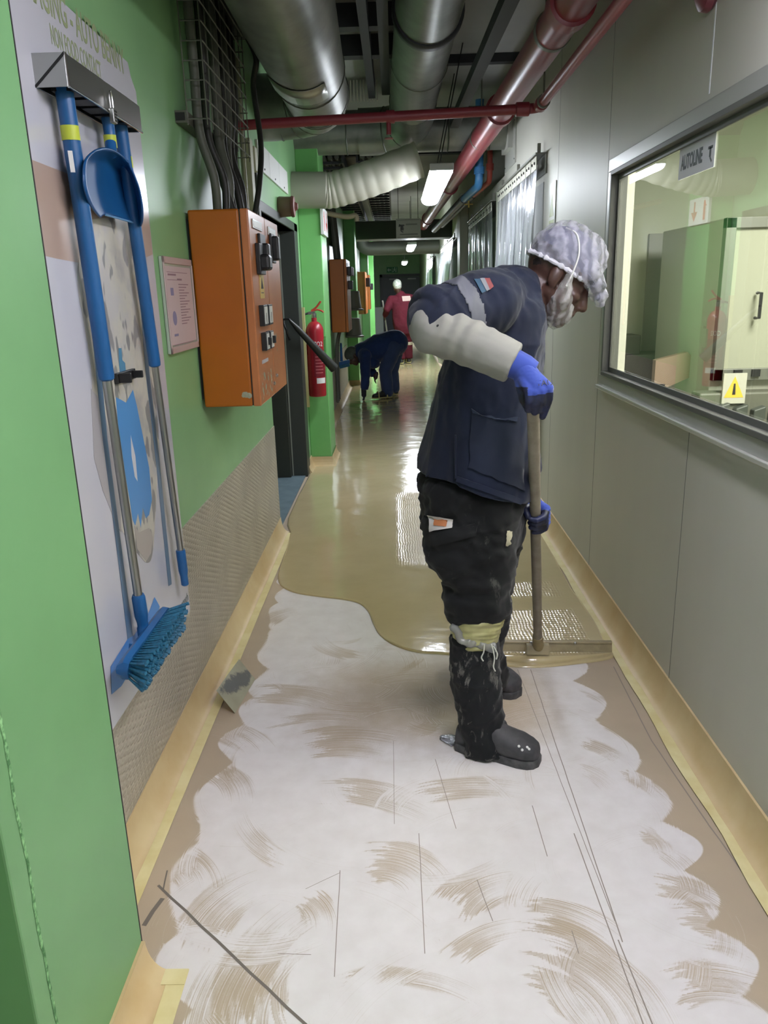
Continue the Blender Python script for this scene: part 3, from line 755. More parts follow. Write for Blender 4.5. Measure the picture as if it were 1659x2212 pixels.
for i, (s_, wv) in enumerate([(-.02, .3), (0, .75), (.05, 1), (.5, 1.0), (.95, 1), (1, .75), (1.02, .3)]):
    cc = ha+ax*hl_*s_
    prof.append([cc+dn*.018+sd*.03*wv, cc+dn*.004+sd*.031*wv, cc-dn*.010+sd*.016*wv, cc-dn*.012-sd*.016*wv, cc+dn*.002-sd*.031*wv, cc+dn*.018-sd*.03*wv])
g.rings(prof); g.build('brush_block', M_blue, broom, smooth=True, angle=35)
g = G(); random.seed(3)
for i in range(25):
    for j in range(4):
        s_ = i/24; o_ = (j-1.5)*.013
        p0 = ha+ax*hl_*(.02+.96*s_)+dn*.015+sd*o_
        fl = Vector(p0)+dn*(BL-.012+random.uniform(-.004, .004))+sd*(o_*.9)+ax*((s_-.5)*.05+random.uniform(-.003, .003))
        g.lathe([(.0026, 0), (.0044, (fl-p0).length*.6), (.0058, (fl-p0).length)], p0, fl-p0, 6)
bt = g.build('bristles', M_bristle, broom, smooth=True)
g = G(); g.obox(ha+ax*hl_*.36-dn*.012, ax*.004, dn*.012, sd*.012); g.build('block_rib', M_blue, broom, bevel=.002)

# second pole without head
rod = thing('spare_pole', 'loose blue handled aluminium pole without a head, right of the dustpan', 'pole', L3(399, 1262))
a, b_, c_, d_ = L3(258, 258), L3(335, 792), L3(390, 1190), L3(400, 1264)
u = (b_-a).normalized()
g = G(); g.lathe([(.0178, 0), (.0178, (b_-a).length-.012), (.017, (b_-a).length-.004), (.012, (b_-a).length)], a, b_-a, 24); gr2 = g.build('grip', M_blue, rod, smooth=True)
g = G(); g.lathe([(.0183, 0), (.0183, .028)], L3(270, 338), u, 24); g.build('yellow_band', M_yel, gr2, smooth=True)
g = G(); g.tube([b_-u*.02, c_], .0105, 20); g.build('pole', M_alu, rod, smooth=True)
v = (d_-c_).normalized(); LL = (d_-c_).length
g = G(); g.lathe([(.014, -.004), (.0155, 0), (.0155, LL*.55), (.0125, LL*.72), (.0125, LL*.97), (.009, LL)], c_, v, 20); g.build('threaded_tip', M_blue, rod, smooth=True)

# dustpan hanging between the two poles
dp = thing('dustpan', 'blue plastic dustpan hanging by its short handle between two poles', 'dustpan', L3(250, 490))
g = G(); hp = [L3(226, 222), L3(233, 262), L3(238, 300), L3(240, 334, -.715)]
g.tube(bez(hp, 6), [.0155]*7+[.0145]*12, 20); hd = g.build('handle', M_blue, dp, smooth=True)
g = G(); u = (hp[2]-hp[1]).normalized(); g.lathe([(.0160, 0), (.0160, .030)], L3(236.5, 292), u, 20); g.build('yellow_band', M_yel, hd, smooth=True)
g = G()
rows = [[(206, 324, -.690), (222, 320, -.690), (240, 322, -.690), (258, 332, -.690), (276, 347, -.690)],
        [(184, 346, -.690), (208, 345, -.725), (238, 350, -.730), (268, 362, -.725), (290, 378, -.680)],
        [(180, 390, -.690), (212, 372, -.735), (242, 380, -.738), (276, 396, -.735), (302, 412, -.672)],
        [(188, 428, -.695), (218, 405, -.735), (250, 414, -.737), (284, 430, -.733), (308, 450, -.672)],
        [(202, 454, -.705), (224, 440, -.728), (258, 448, -.730), (291, 461, -.726), (308, 476, -.682)],
        [(216, 470, -.716), (229, 464, -.722), (262, 472, -.722), (294, 483, -.720), (304, 489, -.700)]]
rws = [bez([P(x, y, X=X) for x, y, X in r], 5) for r in rows]
cols = [bez([r[j] for r in rws], 4) for j in range(len(rws[0]))]
g.grid(cols); g.build('pan', M_blue_d, dp, smooth=True, solid=.004, angle=75)
g = G(); g.tube([P(228, 464, X=-.720), P(296, 483, X=-.718)], .0028, 8); g.build('lip', mat('pale_blue_edge', '#6f9fc9', .3), dp, smooth=True)

# black tool clip
k_ = P(285, 812, X=-.73)
clip = thing('tool_clip', 'empty black spring clip screwed to middle of tool board', 'tool clip', (XL, k_.y, k_.z))
g = G(); g.box((BX+.001, k_.y-.075, k_.z-.014), (BX+.012, k_.y+.075, k_.z+.014)); g.build('back_plate', M_black, clip, bevel=.002)
g = G(); g.box((BX+.012, k_.y-.068, k_.z-.012), (BX+.045, k_.y-.060, k_.z+.014)); g.box((BX+.012, k_.y+.045, k_.z-.010), (BX+.040, k_.y+.055, k_.z+.010)); g.build('jaw', M_black, clip, bevel=.002)

# framed notice
nt = thing('framed_notice', 'small clear plastic framed notice with pinkish printed sheet beside orange cabinet', 'notice', (XL, 2.62, 1.29))
ny0, ny1, nz0, nz1 = 2.615, 2.985, 1.285, 1.60
g = G(); g.box((XL+.0005, ny0, nz0), (XL+.012, ny1, nz1)); g.build('backing', mat('clear_plastic_grey', '#a9b3a4', .15), nt, bevel=.003)
g = G(); g.box((XL+.012, ny0+.012, nz0+.028), (XL+.0128, ny1-.02, nz1-.03)); pp = g.build('paper', mat('pinkish_paper', '#c8b4b4', .5), nt)
g = G()
for y0, y1, z0, z1 in ((ny0, ny1, nz0, nz0+.022), (ny0, ny1, nz1-.022, nz1), (ny0, ny0+.010, nz0, nz1), (ny1-.010, ny1, nz0, nz1)): g.box((XL+.012, y0, z0), (XL+.017, y1, z1))
g.build('frame', mat('dusty_pink_frame', '#b9a5a2', .3), nt, bevel=.002)
g = G()
for i in range(15):
    z = nz1-.09-.0095*i; g.box((XL+.0128, ny0+.17, z), (XL+.0132, ny0+.30-.03*(i % 3), z+.0032))
for y0, z0, w, h in ((.05, .06, .1, .006), (.04, .075, .12, .002), (.16, .075, .06, .006), (.05, .29, .25, .003), (.04, .05, .26, .002)): g.box((XL+.0128, ny0+y0, nz1-z0), (XL+.0131, ny0+y0+w, nz1-z0+h))
g.build('printed_lines', mat('plum_ink', '#8d7079', .6), pp)
g = G(); g.box((XL+.0128, ny0+.065, nz1-.125), (XL+.0134, ny0+.10, nz1-.10)); g.box((XL+.0128, ny0+.06, nz0+.055), (XL+.0134, ny0+.11, nz0+.063)); g.lathe([(.024, 0), (.024, .0006)], (XL+.0128, ny0+.085, nz0+.115), (1, 0, 0), 16); g.build('printed_diagram', mat('violet_ink', '#857f9f', .6), pp)

# ------------------------------------------------------------------ orange electrical cabinets
M_or = mat('orange_enamel', '#a85c0d', 0.36, col2='#9f560c', nscale=3, bump=.04, bscale=160, bdist=.0006)
M_or_reflect = mat('orange_enamel_reflect', '#bb7546', 0.34, col2='#b06b3e', nscale=3, bump=.03, bscale=160, bdist=.0006)  # paler pinkish orange: light reflected by the doors, put into the colour
M_bare = mat('bare_scraped_metal', '#9b9c86', 0.5)
def cabinet(nm, lab, x1, y0, y1, z0, z1, m, md, detail, doors=2, grp='orange electrical cabinets along the left wall'):
    t = thing(nm, lab, 'electrical cabinet', (XL, y0, z0), grp)
    g = G(); g.box((XL+.012, y0, z0), (x1-.034, y1, z1)); g.build('cabinet_body', m, t, bevel=.008, seg=3)
    g = G(); g.box((x1-.036, y0+.004, z0+.004), (x1-.031, y1-.004, z1-.004)); g.build('door_gasket', M_dark, t)
    ym = y0+(y1-y0)*.5; ds = []
    for a, b in ((y0, ym-.0015), (ym+.0015, y1)) if doors == 2 else ((y0, y1),):
        g = G(); g.box((x1-.031, a, z0), (x1, b, z1)); ds.append(g.build('cabinet_door', md, t, bevel=.005, seg=2))
    g = G()
    for y, z in ((y0+.03, z0-.001), (y1-.03, z0-.001)): g.box((XL+.0005, y-.012, z0+.03), (XL+.012, y+.012, z1-.03))
    g.build('wall_bracket', M_dark, t)
    return t, ds, ym
CX = -.53
cab, ds, ym = cabinet('electrical_cabinet', 'large orange two-door electrical cabinet with black isolators, nearest on the left wall', CX, 3.0, 3.74, 1.05, 1.775, M_or, M_or_reflect, True)
def fbox(px0, py0, px1, py1, dx, nm, m, par, bev=.001, back=0.0):
    a = P(px0, py0, X=CX); b = P(px1, py1, X=CX); g = G(); g.box((CX+back, a.y, a.z), (CX+dx, b.y, b.z)); return g.build(nm, m, par, bevel=bev)
def fb(y0, y1, z0, z1, dx, nm, m, par, bev=.001, x0=0.0):
    g = G(); g.box((CX+x0, y0, z0), (CX+dx, y1, z1)); return g.build(nm, m, par, bevel=bev)
nA, nB = ds
for dd, y0 in ((nA, 3.07), (nB, 3.44)):
    fr = fb(y0, y0+.2, 1.712, 1.745, .005, 'label_holder', M_steel, dd); fb(y0+.012, y0+.188, 1.717, 1.740, .0062, 'label_card', M_white, fr)
# isolator switches
s1 = fb(3.17, 3.30, 1.585, 1.70, .012, 'isolator_plate', M_black, nA, .003); fb(3.205, 3.265, 1.595, 1.665, .036, 'isolator_handle', M_black, s1, .008)
s1 = fb(3.46, 3.56, 1.60, 1.72, .012, 'isolator_plate', M_black, nB, .003); fb(3.485, 3.535, 1.61, 1.71, .036, 'isolator_handle', M_black, s1, .008)
s1 = fb(3.10, 3.22, 1.545, 1.66, .018, 'isolator_plate', M_black, nA, .003); fb(3.12, 3.20, 1.56, 1.62, .050, 'isolator_handle', M_black, s1, .012)
lb = fb(3.15, 3.25, 1.455, 1.545, .0015, 'yellow_label', mat('yellow_card', '#c8a94e', .5), nA, 0); fb(3.17, 3.23, 1.475, 1.478, .002, 'label_print', M_dark, lb, 0)
g = G(); a_ = Vector((CX+.0016, 3.2, 1.51)); g.prism([a_+Vector((0, -.028, -.018)), a_+Vector((0, .028, -.018)), a_+Vector((0, 0, .026))], (.0006, 0, 0)); g.build('warning_print', M_dark, lb)
for y in (3.09, 3.215):
    mtr = fb(y, y+.095, 1.35, 1.43, .02, 'panel_meter', M_black, nA, .002); fb(y+.012, y+.085, 1.358, 1.424, .0215, 'meter_face', M_white, mtr, 0)
    fb(y+.045, y+.05, 1.36, 1.40, .0225, 'meter_needle', M_black, mtr, 0)
for y in (3.10, 3.215):
    mtr = fb(y, y+.085, 1.255, 1.325, .02, 'selector_switch', M_black, nA, .002); f2 = fb(y+.016, y+.075, 1.26, 1.32, .0215, 'selector_face', M_white, mtr, 0)
    fb(y+.035, y+.055, 1.275, 1.305, .034, 'selector_knob', M_black, mtr, .003)
fb(3.08, 3.23, 1.205, 1.219, .0015, 'paper_strip', mat('grey_paper', '#b9b3b9', .6), nA, 0)
for dd, y, z in ((nA, 3.34, 1.10), (nB, 3.42, 1.125)):
    g = G(); g.lathe([(.008, 0), (.008, .006), (.004, .009)], (CX, y, z), (1, 0, 0), 14); g.build('door_lock', M_steel, dd, smooth=True)
g = G(); random.seed(5)
for i in range(26):
    y, z = random.uniform(3.06, 3.30), 1.07+random.random()**1.3*.10; g.lathe([(random.uniform(.004, .016), 0), (.001, .0008)], (CX, y, z), (1, 0, .02), 7)
for i in range(5): g.lathe([(random.uniform(.004, .012), 0), (.001, .0008)], (CX, random.uniform(3.45, 3.6), random.uniform(1.2, 1.3)), (1, 0, 0), 7)
g.build('scraped_paint', M_bare, nA)
g = G()
for i in range(5): g.lathe([(random.uniform(.006, .014), 0), (.001, .0008)], (random.uniform(-.60, -.575), 3.0, random.uniform(1.09, 1.105)), (0, -1, 0), 7)
g.build('scraped_paint', M_bare, cab)

cab2, ds2, ym2 = cabinet('electrical_cabinet', 'orange electrical cabinet between first and second green columns', -.555, 9.4, 10.15, 1.01, 1.84, M_or, M_or, False)
for y, z in ((9.55, 1.66), (9.62, 1.50), (9.9, 1.66)):
    g = G(); g.box((-.555, y, z), (-.50, y+.12, z+.10)); g.build('isolator_switch', M_black, ds2[0] if y < 9.7 else ds2[1], bevel=.006)
g = G(); g.box((-.555, 9.5, 1.77), (-.551, 9.7, 1.80)); g.build('label_card', M_white, ds2[0])
M_ob = mat('brown_orange_enamel', '#8a4c17', 0.4, col2='#7c4314', nscale=3)
cab3, ds3, _ = cabinet('electrical_cabinet', 'brownish orange electrical cabinet past the second column, in front of its narrow neighbour', -.50, 13.9, 14.7, 1.09, 1.80, M_ob, M_ob, False)
for y in (14.1, 14.5):
    g = G(); g.box((-.50, y, 1.55), (-.43, y+.13, 1.70)); g.build('isolator_switch', M_black, ds3[0] if y < 14.3 else ds3[1], bevel=.006)
cab4, ds4, _ = cabinet('electrical_cabinet', 'narrow brownish orange electrical cabinet, farthest of the cabinets on the left wall', -.48, 15.6, 16.2, 1.13, 1.78, M_ob, M_ob, False, doors=1)
g = G(); g.box((-.48, 15.8, 1.5), (-.42, 15.95, 1.62)); g.build('isolator_switch', M_black, ds4[0], bevel=.006)

# wire tray and cables above the near cabinet
tray = thing('cable_tray', 'dark wire mesh cable tray climbing the wall above nearest orange cabinet', 'cable tray', (XL, 3.3, 2.1))
M_wire = mat('dull_zinc_wire', '#77786d', .45, metal=.7)
ty0, ty1, tz0, tz1, tx = 3.02, 3.86, 2.06, 2.585, XL+.11
g = G()
for y in np.linspace(ty0, ty1, 10): g.tube([(tx, y, tz0), (tx, y, tz1)], .0026, 6)
for z in np.linspace(tz0+.02, tz1-.01, 9): g.tube([(XL+.04, ty0, z), (tx+.004, ty0, z), (tx+.004, ty1, z), (XL+.04, ty1, z)], .0028, 6)
for y in (ty0, ty1): g.tube([(XL+.04, y, tz0), (XL+.04, y, tz1)], .0028, 6)
g.build('wire_mesh', M_wire, tray, smooth=True)
g = G(); g.box((XL+.001, ty0-.02, 2.065), (XL+.042, ty1+.02, 2.105)); g.build('strut_bracket', mat('strut_channel', '#6a6a5f', .5, metal=.6), tray)
g = G(); g.box((XL+.003, ty0-.022, 2.072), (XL+.036, ty0-.019, 2.098)); g.build('strut_opening', M_dark, tray)
M_cable = mat('dark_cable', '#2a2a25', .55); M_cable_g = mat('grey_cable', '#54564c', .55)
random.seed(12)
for i in range(9):
    y = 3.12+.058*i; yt = 3.10+.085*i+random.uniform(-.03, .03); r = random.choice([.011, .014, .017, .02]); x = random.uniform(XL+.055, XL+.09)
    pts = [(XL+.10+.02*(i % 3), y, 1.778), (XL+.10+.02*(i % 2), y+random.uniform(-.02, .02), 1.90), (x, (y+yt)/2+random.uniform(-.02, .02), 2.05), (x, yt, 2.25), (x, yt+random.uniform(-.02, .02), 2.45), (x, yt, 2.597)]
    g = G(); g.tube(bez(pts, 6), r, 10)
    tag(g.build('power_cable', M_cable if i % 3 else M_cable_g, smooth=True), 'dark cable dropping from wire tray into top of nearest orange cabinet', 'cable', 'cables dropping into the nearest orange cabinet')
g = G(); g.tube(bez([(XL+.14, 3.66, 1.776), (XL+.17, 3.72, 1.95), (XL+.16, 3.9, 2.15), (XL+.13, 3.98, 2.4), (XL+.16, 3.93, 2.5), (XL+.12, 3.98, 2.597)], 8), .013, 10)
tag(g.build('loose_cable', M_cable, smooth=True), 'loose black cable bowing out right of the wire cable tray', 'cable')
g = G(); g.box((XL, 4.28, 1.55), (XL+.045, 4.36, 2.24)); tag(g.build('cable_trunking', mat('cream_trunking', '#a3a585', .5), bevel=.003), 'cream vertical trunking on wall between cable tray and dark doorway', 'trunking')
g = G(); g.tube([(XL+.02, 4.20, 1.6), (XL+.02, 4.20, 2.58)], .012, 10); tag(g.build('conduit_pipe', mat('beige_conduit', '#8f9075', .5), smooth=True), 'thin beige conduit left of the cream vertical trunking', 'conduit')
g = G(); g.box((XL, 4.50, 1.40), (XL+.035, 4.56, 2.23)); tag(g.build('dark_trunking', mat('dark_grey_trunking', '#3a3d36', .5), bevel=.003), 'dark grey vertical trunking just before the dark doorway', 'trunking')
g = G(); g.box((XL, 4.39, 2.10), (XL+.05, 4.47, 2.22)); tag(g.build('junction_box', mat('cream_box', '#b3b597', .5), bevel=.004), 'small cream junction box beside dark trunking above the doorway', 'junction box')
wp = thing('wall_hatch', 'white boarded hatch of three panels over the dark doorway', 'hatch', (XL, 4.72, 2.15))
for i in range(3):
    y0 = 4.72+.42*i; g = G(); g.box((XL+.0005, y0, 2.16), (XL+.014, y0+.412, 2.31)); b_ = g.build('panel', M_white, wp, bevel=.002)
    g = G(); [g.lathe([(.007, 0), (.004, .004)], (XL+.014, y0+.2, z), (1, 0, 0), 8) for z in (2.18,)]; g.build('screw', M_dark, b_)
sd_ = P(611, 447, X=XL+.03)
snd = thing('alarm_sounder', 'small dark red round alarm sounder on wall over the dark doorway', 'alarm sounder', (XL, sd_.y, sd_.z))
M_mar = mat('maroon_plastic', '#6e4038', .45)
g = G(); g.lathe([(.062, 0), (.066, .01), (.062, .085), (.058, .09)], (XL+.0005, sd_.y, sd_.z), (1, 0, 0), 28); g.build('sounder_body', mat('olive_red_plastic', '#74604b', .45), snd, smooth=True)
g = G(); g.lathe([(.066, .088), (.068, .095), (.064, .108), (.03, .112), (.02, .13), (.001, .131)], (XL, sd_.y, sd_.z), (1, 0, 0), 28); g.build('sounder_grille', M_mar, snd, smooth=True)

# ------------------------------------------------------------------ fire extinguisher on the first column
EXc = P(684, 800, Y=6.50); ex, ey = EXc.x, 6.50
ext = thing('fire_extinguisher', 'tall red gas fire extinguisher with black horn hung on first green column', 'fire extinguisher', (ex, ey, .64))
M_red = mat('extinguisher_red', '#9c1f2a', .3, col2='#8f1b25', nscale=4)
g = G(); R0 = .073
pr = [(.05, .632), (R0-.004, .636), (R0, .65), (R0, 1.165)]
pr += [(R0*math.cos(a)*(1-.0*a)+.0, 1.165+.085*math.sin(a)) for a in np.linspace(.1, 1.25, 8)] + [(.022, 1.25), (.022, 1.275)]
g.lathe(pr, (ex, ey, 0), (0, 0, 1), 32); bd = g.build('cylinder', M_red, ext, smooth=True, angle=50)
g = G(); g.lathe([(.018, 1.27), (.021, 1.275), (.021, 1.31), (.012, 1.315)], (ex, ey, 0), (0, 0, 1), 16); g.box((ex-.045, ey-.012, 1.30), (ex+.012, ey+.012, 1.325)); g.build('valve', M_steel, ext, smooth=True, angle=40)
g = G(); g.tube(bez([(ex-.02, ey, 1.33), (ex+.02, ey, 1.355), (ex+.055, ey, 1.395), (ex+.06, ey, 1.405)], 5), [.008]*16, 8); g.tube(bez([(ex-.02, ey, 1.325), (ex+.03, ey, 1.338), (ex+.07, ey, 1.325), (ex+.08, ey, 1.315)], 5), .007, 8); g.build('lever', mat('lever_red', '#b2402f', .4), ext, smooth=True)
h0, h1 = P(626, 692, Y=6.12), P(722, 796, Y=6.30)
g = G(); hs = bez([(ex-.045, ey, 1.312), (ex-.09, ey-.03, 1.29), (ex-.13, ey-.14, 1.20), (ex-.17, ey-.25, 1.12), h0+Vector((-.03, 0, -.08)), h0+Vector((-.05, 0, .0)), h0+Vector((-.01, 0, .01)), h0], 6); g.tube(hs, .008, 10); g.build('hose', M_black, ext, smooth=True)
g = G(); dh = (h1-h0); Lh = dh.length; g.lathe([(.010, 0), (.014, .03), (.022, .08), (.030, Lh*.6), (.038, Lh-.02), (.040, Lh)], h0, dh, 20); g.build('horn', mat('horn_black', '#23251f', .4), ext, smooth=True, angle=60)
def wrap(z0, z1, a0, a1, r, nm, m):
    g = G(); rows = []
    for z in (z0, z1): rows.append([Vector((ex+r*math.cos(a), ey+r*math.sin(a), z)) for a in np.linspace(a0, a1, 14)])
    g.grid(rows); return g.build(nm, m, bd, smooth=True)
wrap(.80, 1.02, -1.75, -.2, R0+.0006, 'instruction_label', mat('dark_red_label', '#701420', .4))
wrap(.745, .79, -1.5, -.35, R0+.0009, 'service_sticker', M_white)
for i in range(6): wrap(.83+.026*i, .837+.026*i, -1.55, -.7+.1*(i % 2), R0+.0011, 'label_print', mat('label_pale_print', '#a4575a', .5))
text_mesh('label_letters', 'CO2', .055, (ex+.028, ey-R0*.93-.002, 1.065), (.92, .38, 0), FZ, M_white, bd, .0005, 'CENTER', .7)
g = G(); g.box((ex+.06, ey-.02, .95), (ex+.085, ey+.06, 1.10)); g.tube([(ex-.075, ey+.05, 1.0), (ex-.075, ey, 1.0)], .006, 8); g.box((ex-.08, ey+.06, .9), (ex+.08, 6.62, 1.12)); g.build('wall_cradle', mat('cradle_green', '#4f8a45', .5), ext)
# location sign on the corridor side of the first column
fs = thing('extinguisher_sign', 'white and red extinguisher location sign high on the first green column', 'sign', (-.585, 6.64, 1.92))
g = G(); g.box((-.5845, 6.60, 1.925), (-.560, 7.02, 2.135)); g.build('sign_plate', M_white, fs, bevel=.002)
M_sred = mat('sign_red', '#c0392f', .5)
g = G(); g.box((-.5600, 6.66, 1.955), (-.5594, 6.705, 2.09)); g.box((-.5600, 6.672, 2.09), (-.5594, 6.70, 2.105)); g.box((-.56, 6.64, 2.06), (-.5594, 6.665, 2.07)); g.build('extinguisher_symbol', M_sred, fs)
g = G(); g.box((-.56, 6.885, 2.01), (-.5594, 6.915, 2.11)); g.prism([(-.56, 6.83, 2.03), (-.56, 6.97, 2.03), (-.56, 6.90, 1.955)], (.0006, 0, 0)); g.build('arrow_symbol', M_sred, fs)

# things on the wall between the columns
br = P(738, 780, X=-.72)
hb_ = thing('hand_brush', 'small blue hand brush hanging on tread plate wall past first column', 'brush', (br.x, br.y, br.z))
g = G(); g.lathe([(.018, 0), (.016, .1), (.014, .22), (.010, .235)], br+Vector((0, 0, .0)), (0, 0, 1), 14); g.build('handle', M_blue, hb_, smooth=True)
g = G(); g.obox(br+Vector((.03, 0, -.02)), Vector((.075, 0, .016)), (0, .05, 0), Vector((-.006, 0, .022))); g.build('brush_block', M_blue, hb_, bevel=.008)
g = G(); g.obox(br+Vector((.035, 0, -.06)), Vector((.065, 0, .014)), (0, .045, 0), Vector((-.006, 0, .022))); g.build('bristles', M_bristle, hb_, bevel=.004)
g = G(); g.tube([(XL+.004, br.y, br.z+.2), (br.x, br.y, br.z+.2)], .006, 8); g.build('hook', M_steel, hb_)
for i, (px, py, lb_) in enumerate(((763, 650, 'grey tapered bin on green wall, upper of the two beside second cabinet'), (764, 708, 'grey tapered bin on green wall, lower of the two beside second cabinet'))):
    q = P(px, py, Y=12.2); t = thing('wall_bin', lb_, 'bin', (q.x, q.y, q.z-.14), 'grey bins beside the second cabinet'); M_bin = mat('grey_brown_tin', '#77736a', .5)
    g = G(); g.lathe([(.125, -.14), (.155, -.135), (.155, -.12), (.125, -.11), (.098, .14), (.09, .145)], q, (0, 0, 1), 24); g.build('bin_body', M_bin, t, smooth=True, angle=40)
    g = G(); g.lathe([(.160, -.142), (.160, -.128)], q, (0, 0, 1), 24); g.build('bin_rim', M_bin, t)
    g = G(); g.box((XL-.01, q.y-.02, q.z-.02), (q.x, q.y+.02, q.z+.02)); g.build('bin_bracket', M_dark, t)
for i in range(4):
    g = G(); y = 9.5+.14*i; g.tube(bez([(XL+.09, y, 1.845), (XL+.07, y+.03, 2.1), (XL+.05, y-.02, 2.4), (XL+.05, y, 2.625)], 5), .03, 8)
    tag(g.build('riser_cable', M_cable_g, smooth=True), 'grey cable rising from the top of second orange cabinet', 'cable', 'cables rising from the second cabinet')
g = G(); g.box((XL, 9.95, 2.02), (XL+.06, 10.2, 2.3)); tag(g.build('control_box', mat('pale_grey_box', '#9ba199', .5), bevel=.006), 'pale grey control box on wall above second orange cabinet', 'control box')
for i in range(3):
    g = G(); y = 14.05+.2*i; g.tube(bez([(XL+.1, y, 1.805), (XL+.08, y+.05, 2.1), (XL+.06, y, 2.4), (XL+.06, y, 2.62)], 5), .035, 8)
    tag(g.build('riser_cable', M_cable, smooth=True), 'dark cable rising from brownish cabinets past the second column', 'cable', 'cables rising from the brownish cabinets')
for i in range(3):
    g = G(); y = 9.6+.15*i; g.tube(bez([(XL+.08, y, 1.01), (XL+.05, y+.02, .9), (XL+.03, y, .7), (XL+.03, y-.03, .15)], 5), .014, 8)
    tag(g.build('drop_cable', M_cable_g, smooth=True), 'thin grey cable dropping below second orange cabinet to the floor', 'cable', 'cables dropping below the second cabinet')
# ------------------------------------------------------------------ overhead services
def seam(g, c, ax, r, w=.006): g.lathe([(r, -w), (r+.004, 0), (r, w)], c, ax, 32, caps=False)
# big duct over the left side, turning into the left wall
A, B = P(612, 0, Y=3.25), P(690, 222, Y=4.98)
u = (B-A).normalized(); r1 = .175
A0 = A-u*4.6
d1 = thing('round_duct', 'large round galvanised duct running overhead on the left and elbowing into left wall', 'duct', (B.x, B.y, B.z))
g = G(); g.tube([A0, A, B-u*.22], [.194, .190, r1], 36); g.build('duct_run', M_galv, d1, smooth=True, angle=50)
E_ = Vector((XL, B.y+.04, B.z-.01))
pe = elbow(B-u*.24, B, E_+Vector((.06, 0, 0)), .20, 5)
g = G(); g.tube(pe+[E_+Vector((.001, 0, 0))], [r1+.004]*(len(pe)+1), 36); g.build('duct_elbow', M_galv, d1, smooth=True, angle=25)
g = G()
for q in (A+u*.25, A+u*.95, B-u*.24): seam(g, q, u, r1+.007)
for q, n_ in ((pe[3], pe[4]-pe[2]), (pe[5], pe[6]-pe[4]), (E_+Vector((.12, 0, 0)), FX)): seam(g, q, n_, r1+.003)
g.build('duct_seam', mat('dark_duct_seam', '#55574f', .5, metal=.6), d1, smooth=True)
g = G(); cpt = A+u*.55
rows = []
for t_ in (0, .28): rows.append([cpt+u*t_+(Vector((-math.sin(a), 0, -math.cos(a))))*(r1+.014) for a in np.linspace(-.6, .9, 10)])
g.grid(rows); g.build('access_panel', mat('duct_panel', '#a1a39b', .35, metal=.85), d1, smooth=True, solid=.004)
# second duct along the middle and the cross duct it feeds
A, B = P(928, 0, Y=4.2), P(892, 218, Y=6.2)
u = (B-A).normalized(); r2 = .168
A0 = A-u*5.2
CY, CZ = 6.72, 2.69
d2 = thing('round_duct', 'middle round galvanised duct running overhead and elbowing into the cross duct', 'duct', (B.x, B.y, B.z))
g = G(); g.tube([A0, A, B], [r2-.004, r2-.004, r2], 36); g.build('duct_run', M_galv, d2, smooth=True, angle=50)
pe = elbow(B, Vector((B.x-.01, CY, CZ)), Vector((B.x-.42, CY, CZ)), .30, 5)
g = G(); g.tube(pe, r2+.004, 36); g.build('duct_elbow', M_galv, d2, smooth=True, angle=25)
g = G()
for q in (A+u*.12, A+u*.98, B): seam(g, q, u, r2+.002)
for k in (3, 5): seam(g, pe[k], pe[k+1]-pe[k-1], r2+.005)
g.build('duct_seam', MATS['dark_duct_seam'], d2, smooth=True)
g = G(); bq = A+u*.12; g.lathe([(r2+.004, -.03), (r2+.012, -.02), (r2+.012, .03), (r2+.004, .04)], bq, u, 36); g.build('dark_band', mat('black_band', '#2e2f33', .5), d2, smooth=True, angle=40)
xc = thing('round_duct', 'cross duct spanning corridor overhead, from left wall to square collar on right wall', 'duct', (0, CY, CZ))
g = G(); g.tube([(XL, CY, CZ), (XR-.001, CY, CZ)], .160, 36); g.build('duct_run', M_galv, xc, smooth=True, angle=50)
g = G()
for x in (-.35, .45, .78): seam(g, Vector((x, CY, CZ)), FX, .161)
g.build('duct_seam', MATS['dark_duct_seam'], xc, smooth=True)
g = G(); g.box((XR-.012, CY-.30, CZ-.30), (XR-.0005, CY+.24, CZ+.30)); g.box((XR-.05, CY-.18, CZ-.175), (XR-.012, CY+.18, CZ+.175)); cl_ = g.build('wall_collar', mat('collar_plate', '#b3b4ab', .4, metal=.3), xc, bevel=.003)
g = G(); [g.lathe([(.006, 0), (.004, .004)], (XR-.012, CY+a, CZ+b), (-1, 0, 0), 8) for a in (-.28, .22) for b in (-.27, 0, .27)]; g.build('rivet', M_dark, cl_)
# ribbed flexible duct
fx = thing('flexible_duct', 'ribbed flexible duct slanting up from left wall collar towards the lamp', 'duct', (XL, 6.35, 2.1))
p0, p1, p2, p3 = P(634, 411, Y=6.36), P(706, 411, Y=6.36), P(800, 386, Y=6.36), P(905, 345, Y=6.36)
g = G(); g.tube([Vector((XL+.001, p0.y, p0.z)), p1], .132, 32); g.build('rigid_sleeve', mat('grey_duct_sleeve', '#a09f90', .5, metal=.2), fx, smooth=True, angle=50)
pth = bez([p1-Vector((.03, 0, 0)), p1+Vector((.06, .01, .004)), p2, p3], 40)
g = G(); g.tube(pth, [.127+.0058*abs(math.sin(i*.30)) for i in range(len(pth))], 32); g.build('ribbed_sleeve', mat('silver_flex_foil', '#aeac9c', .5, metal=.2, bump=.15, bscale=30, bdist=.004), fx, smooth=True, angle=80)
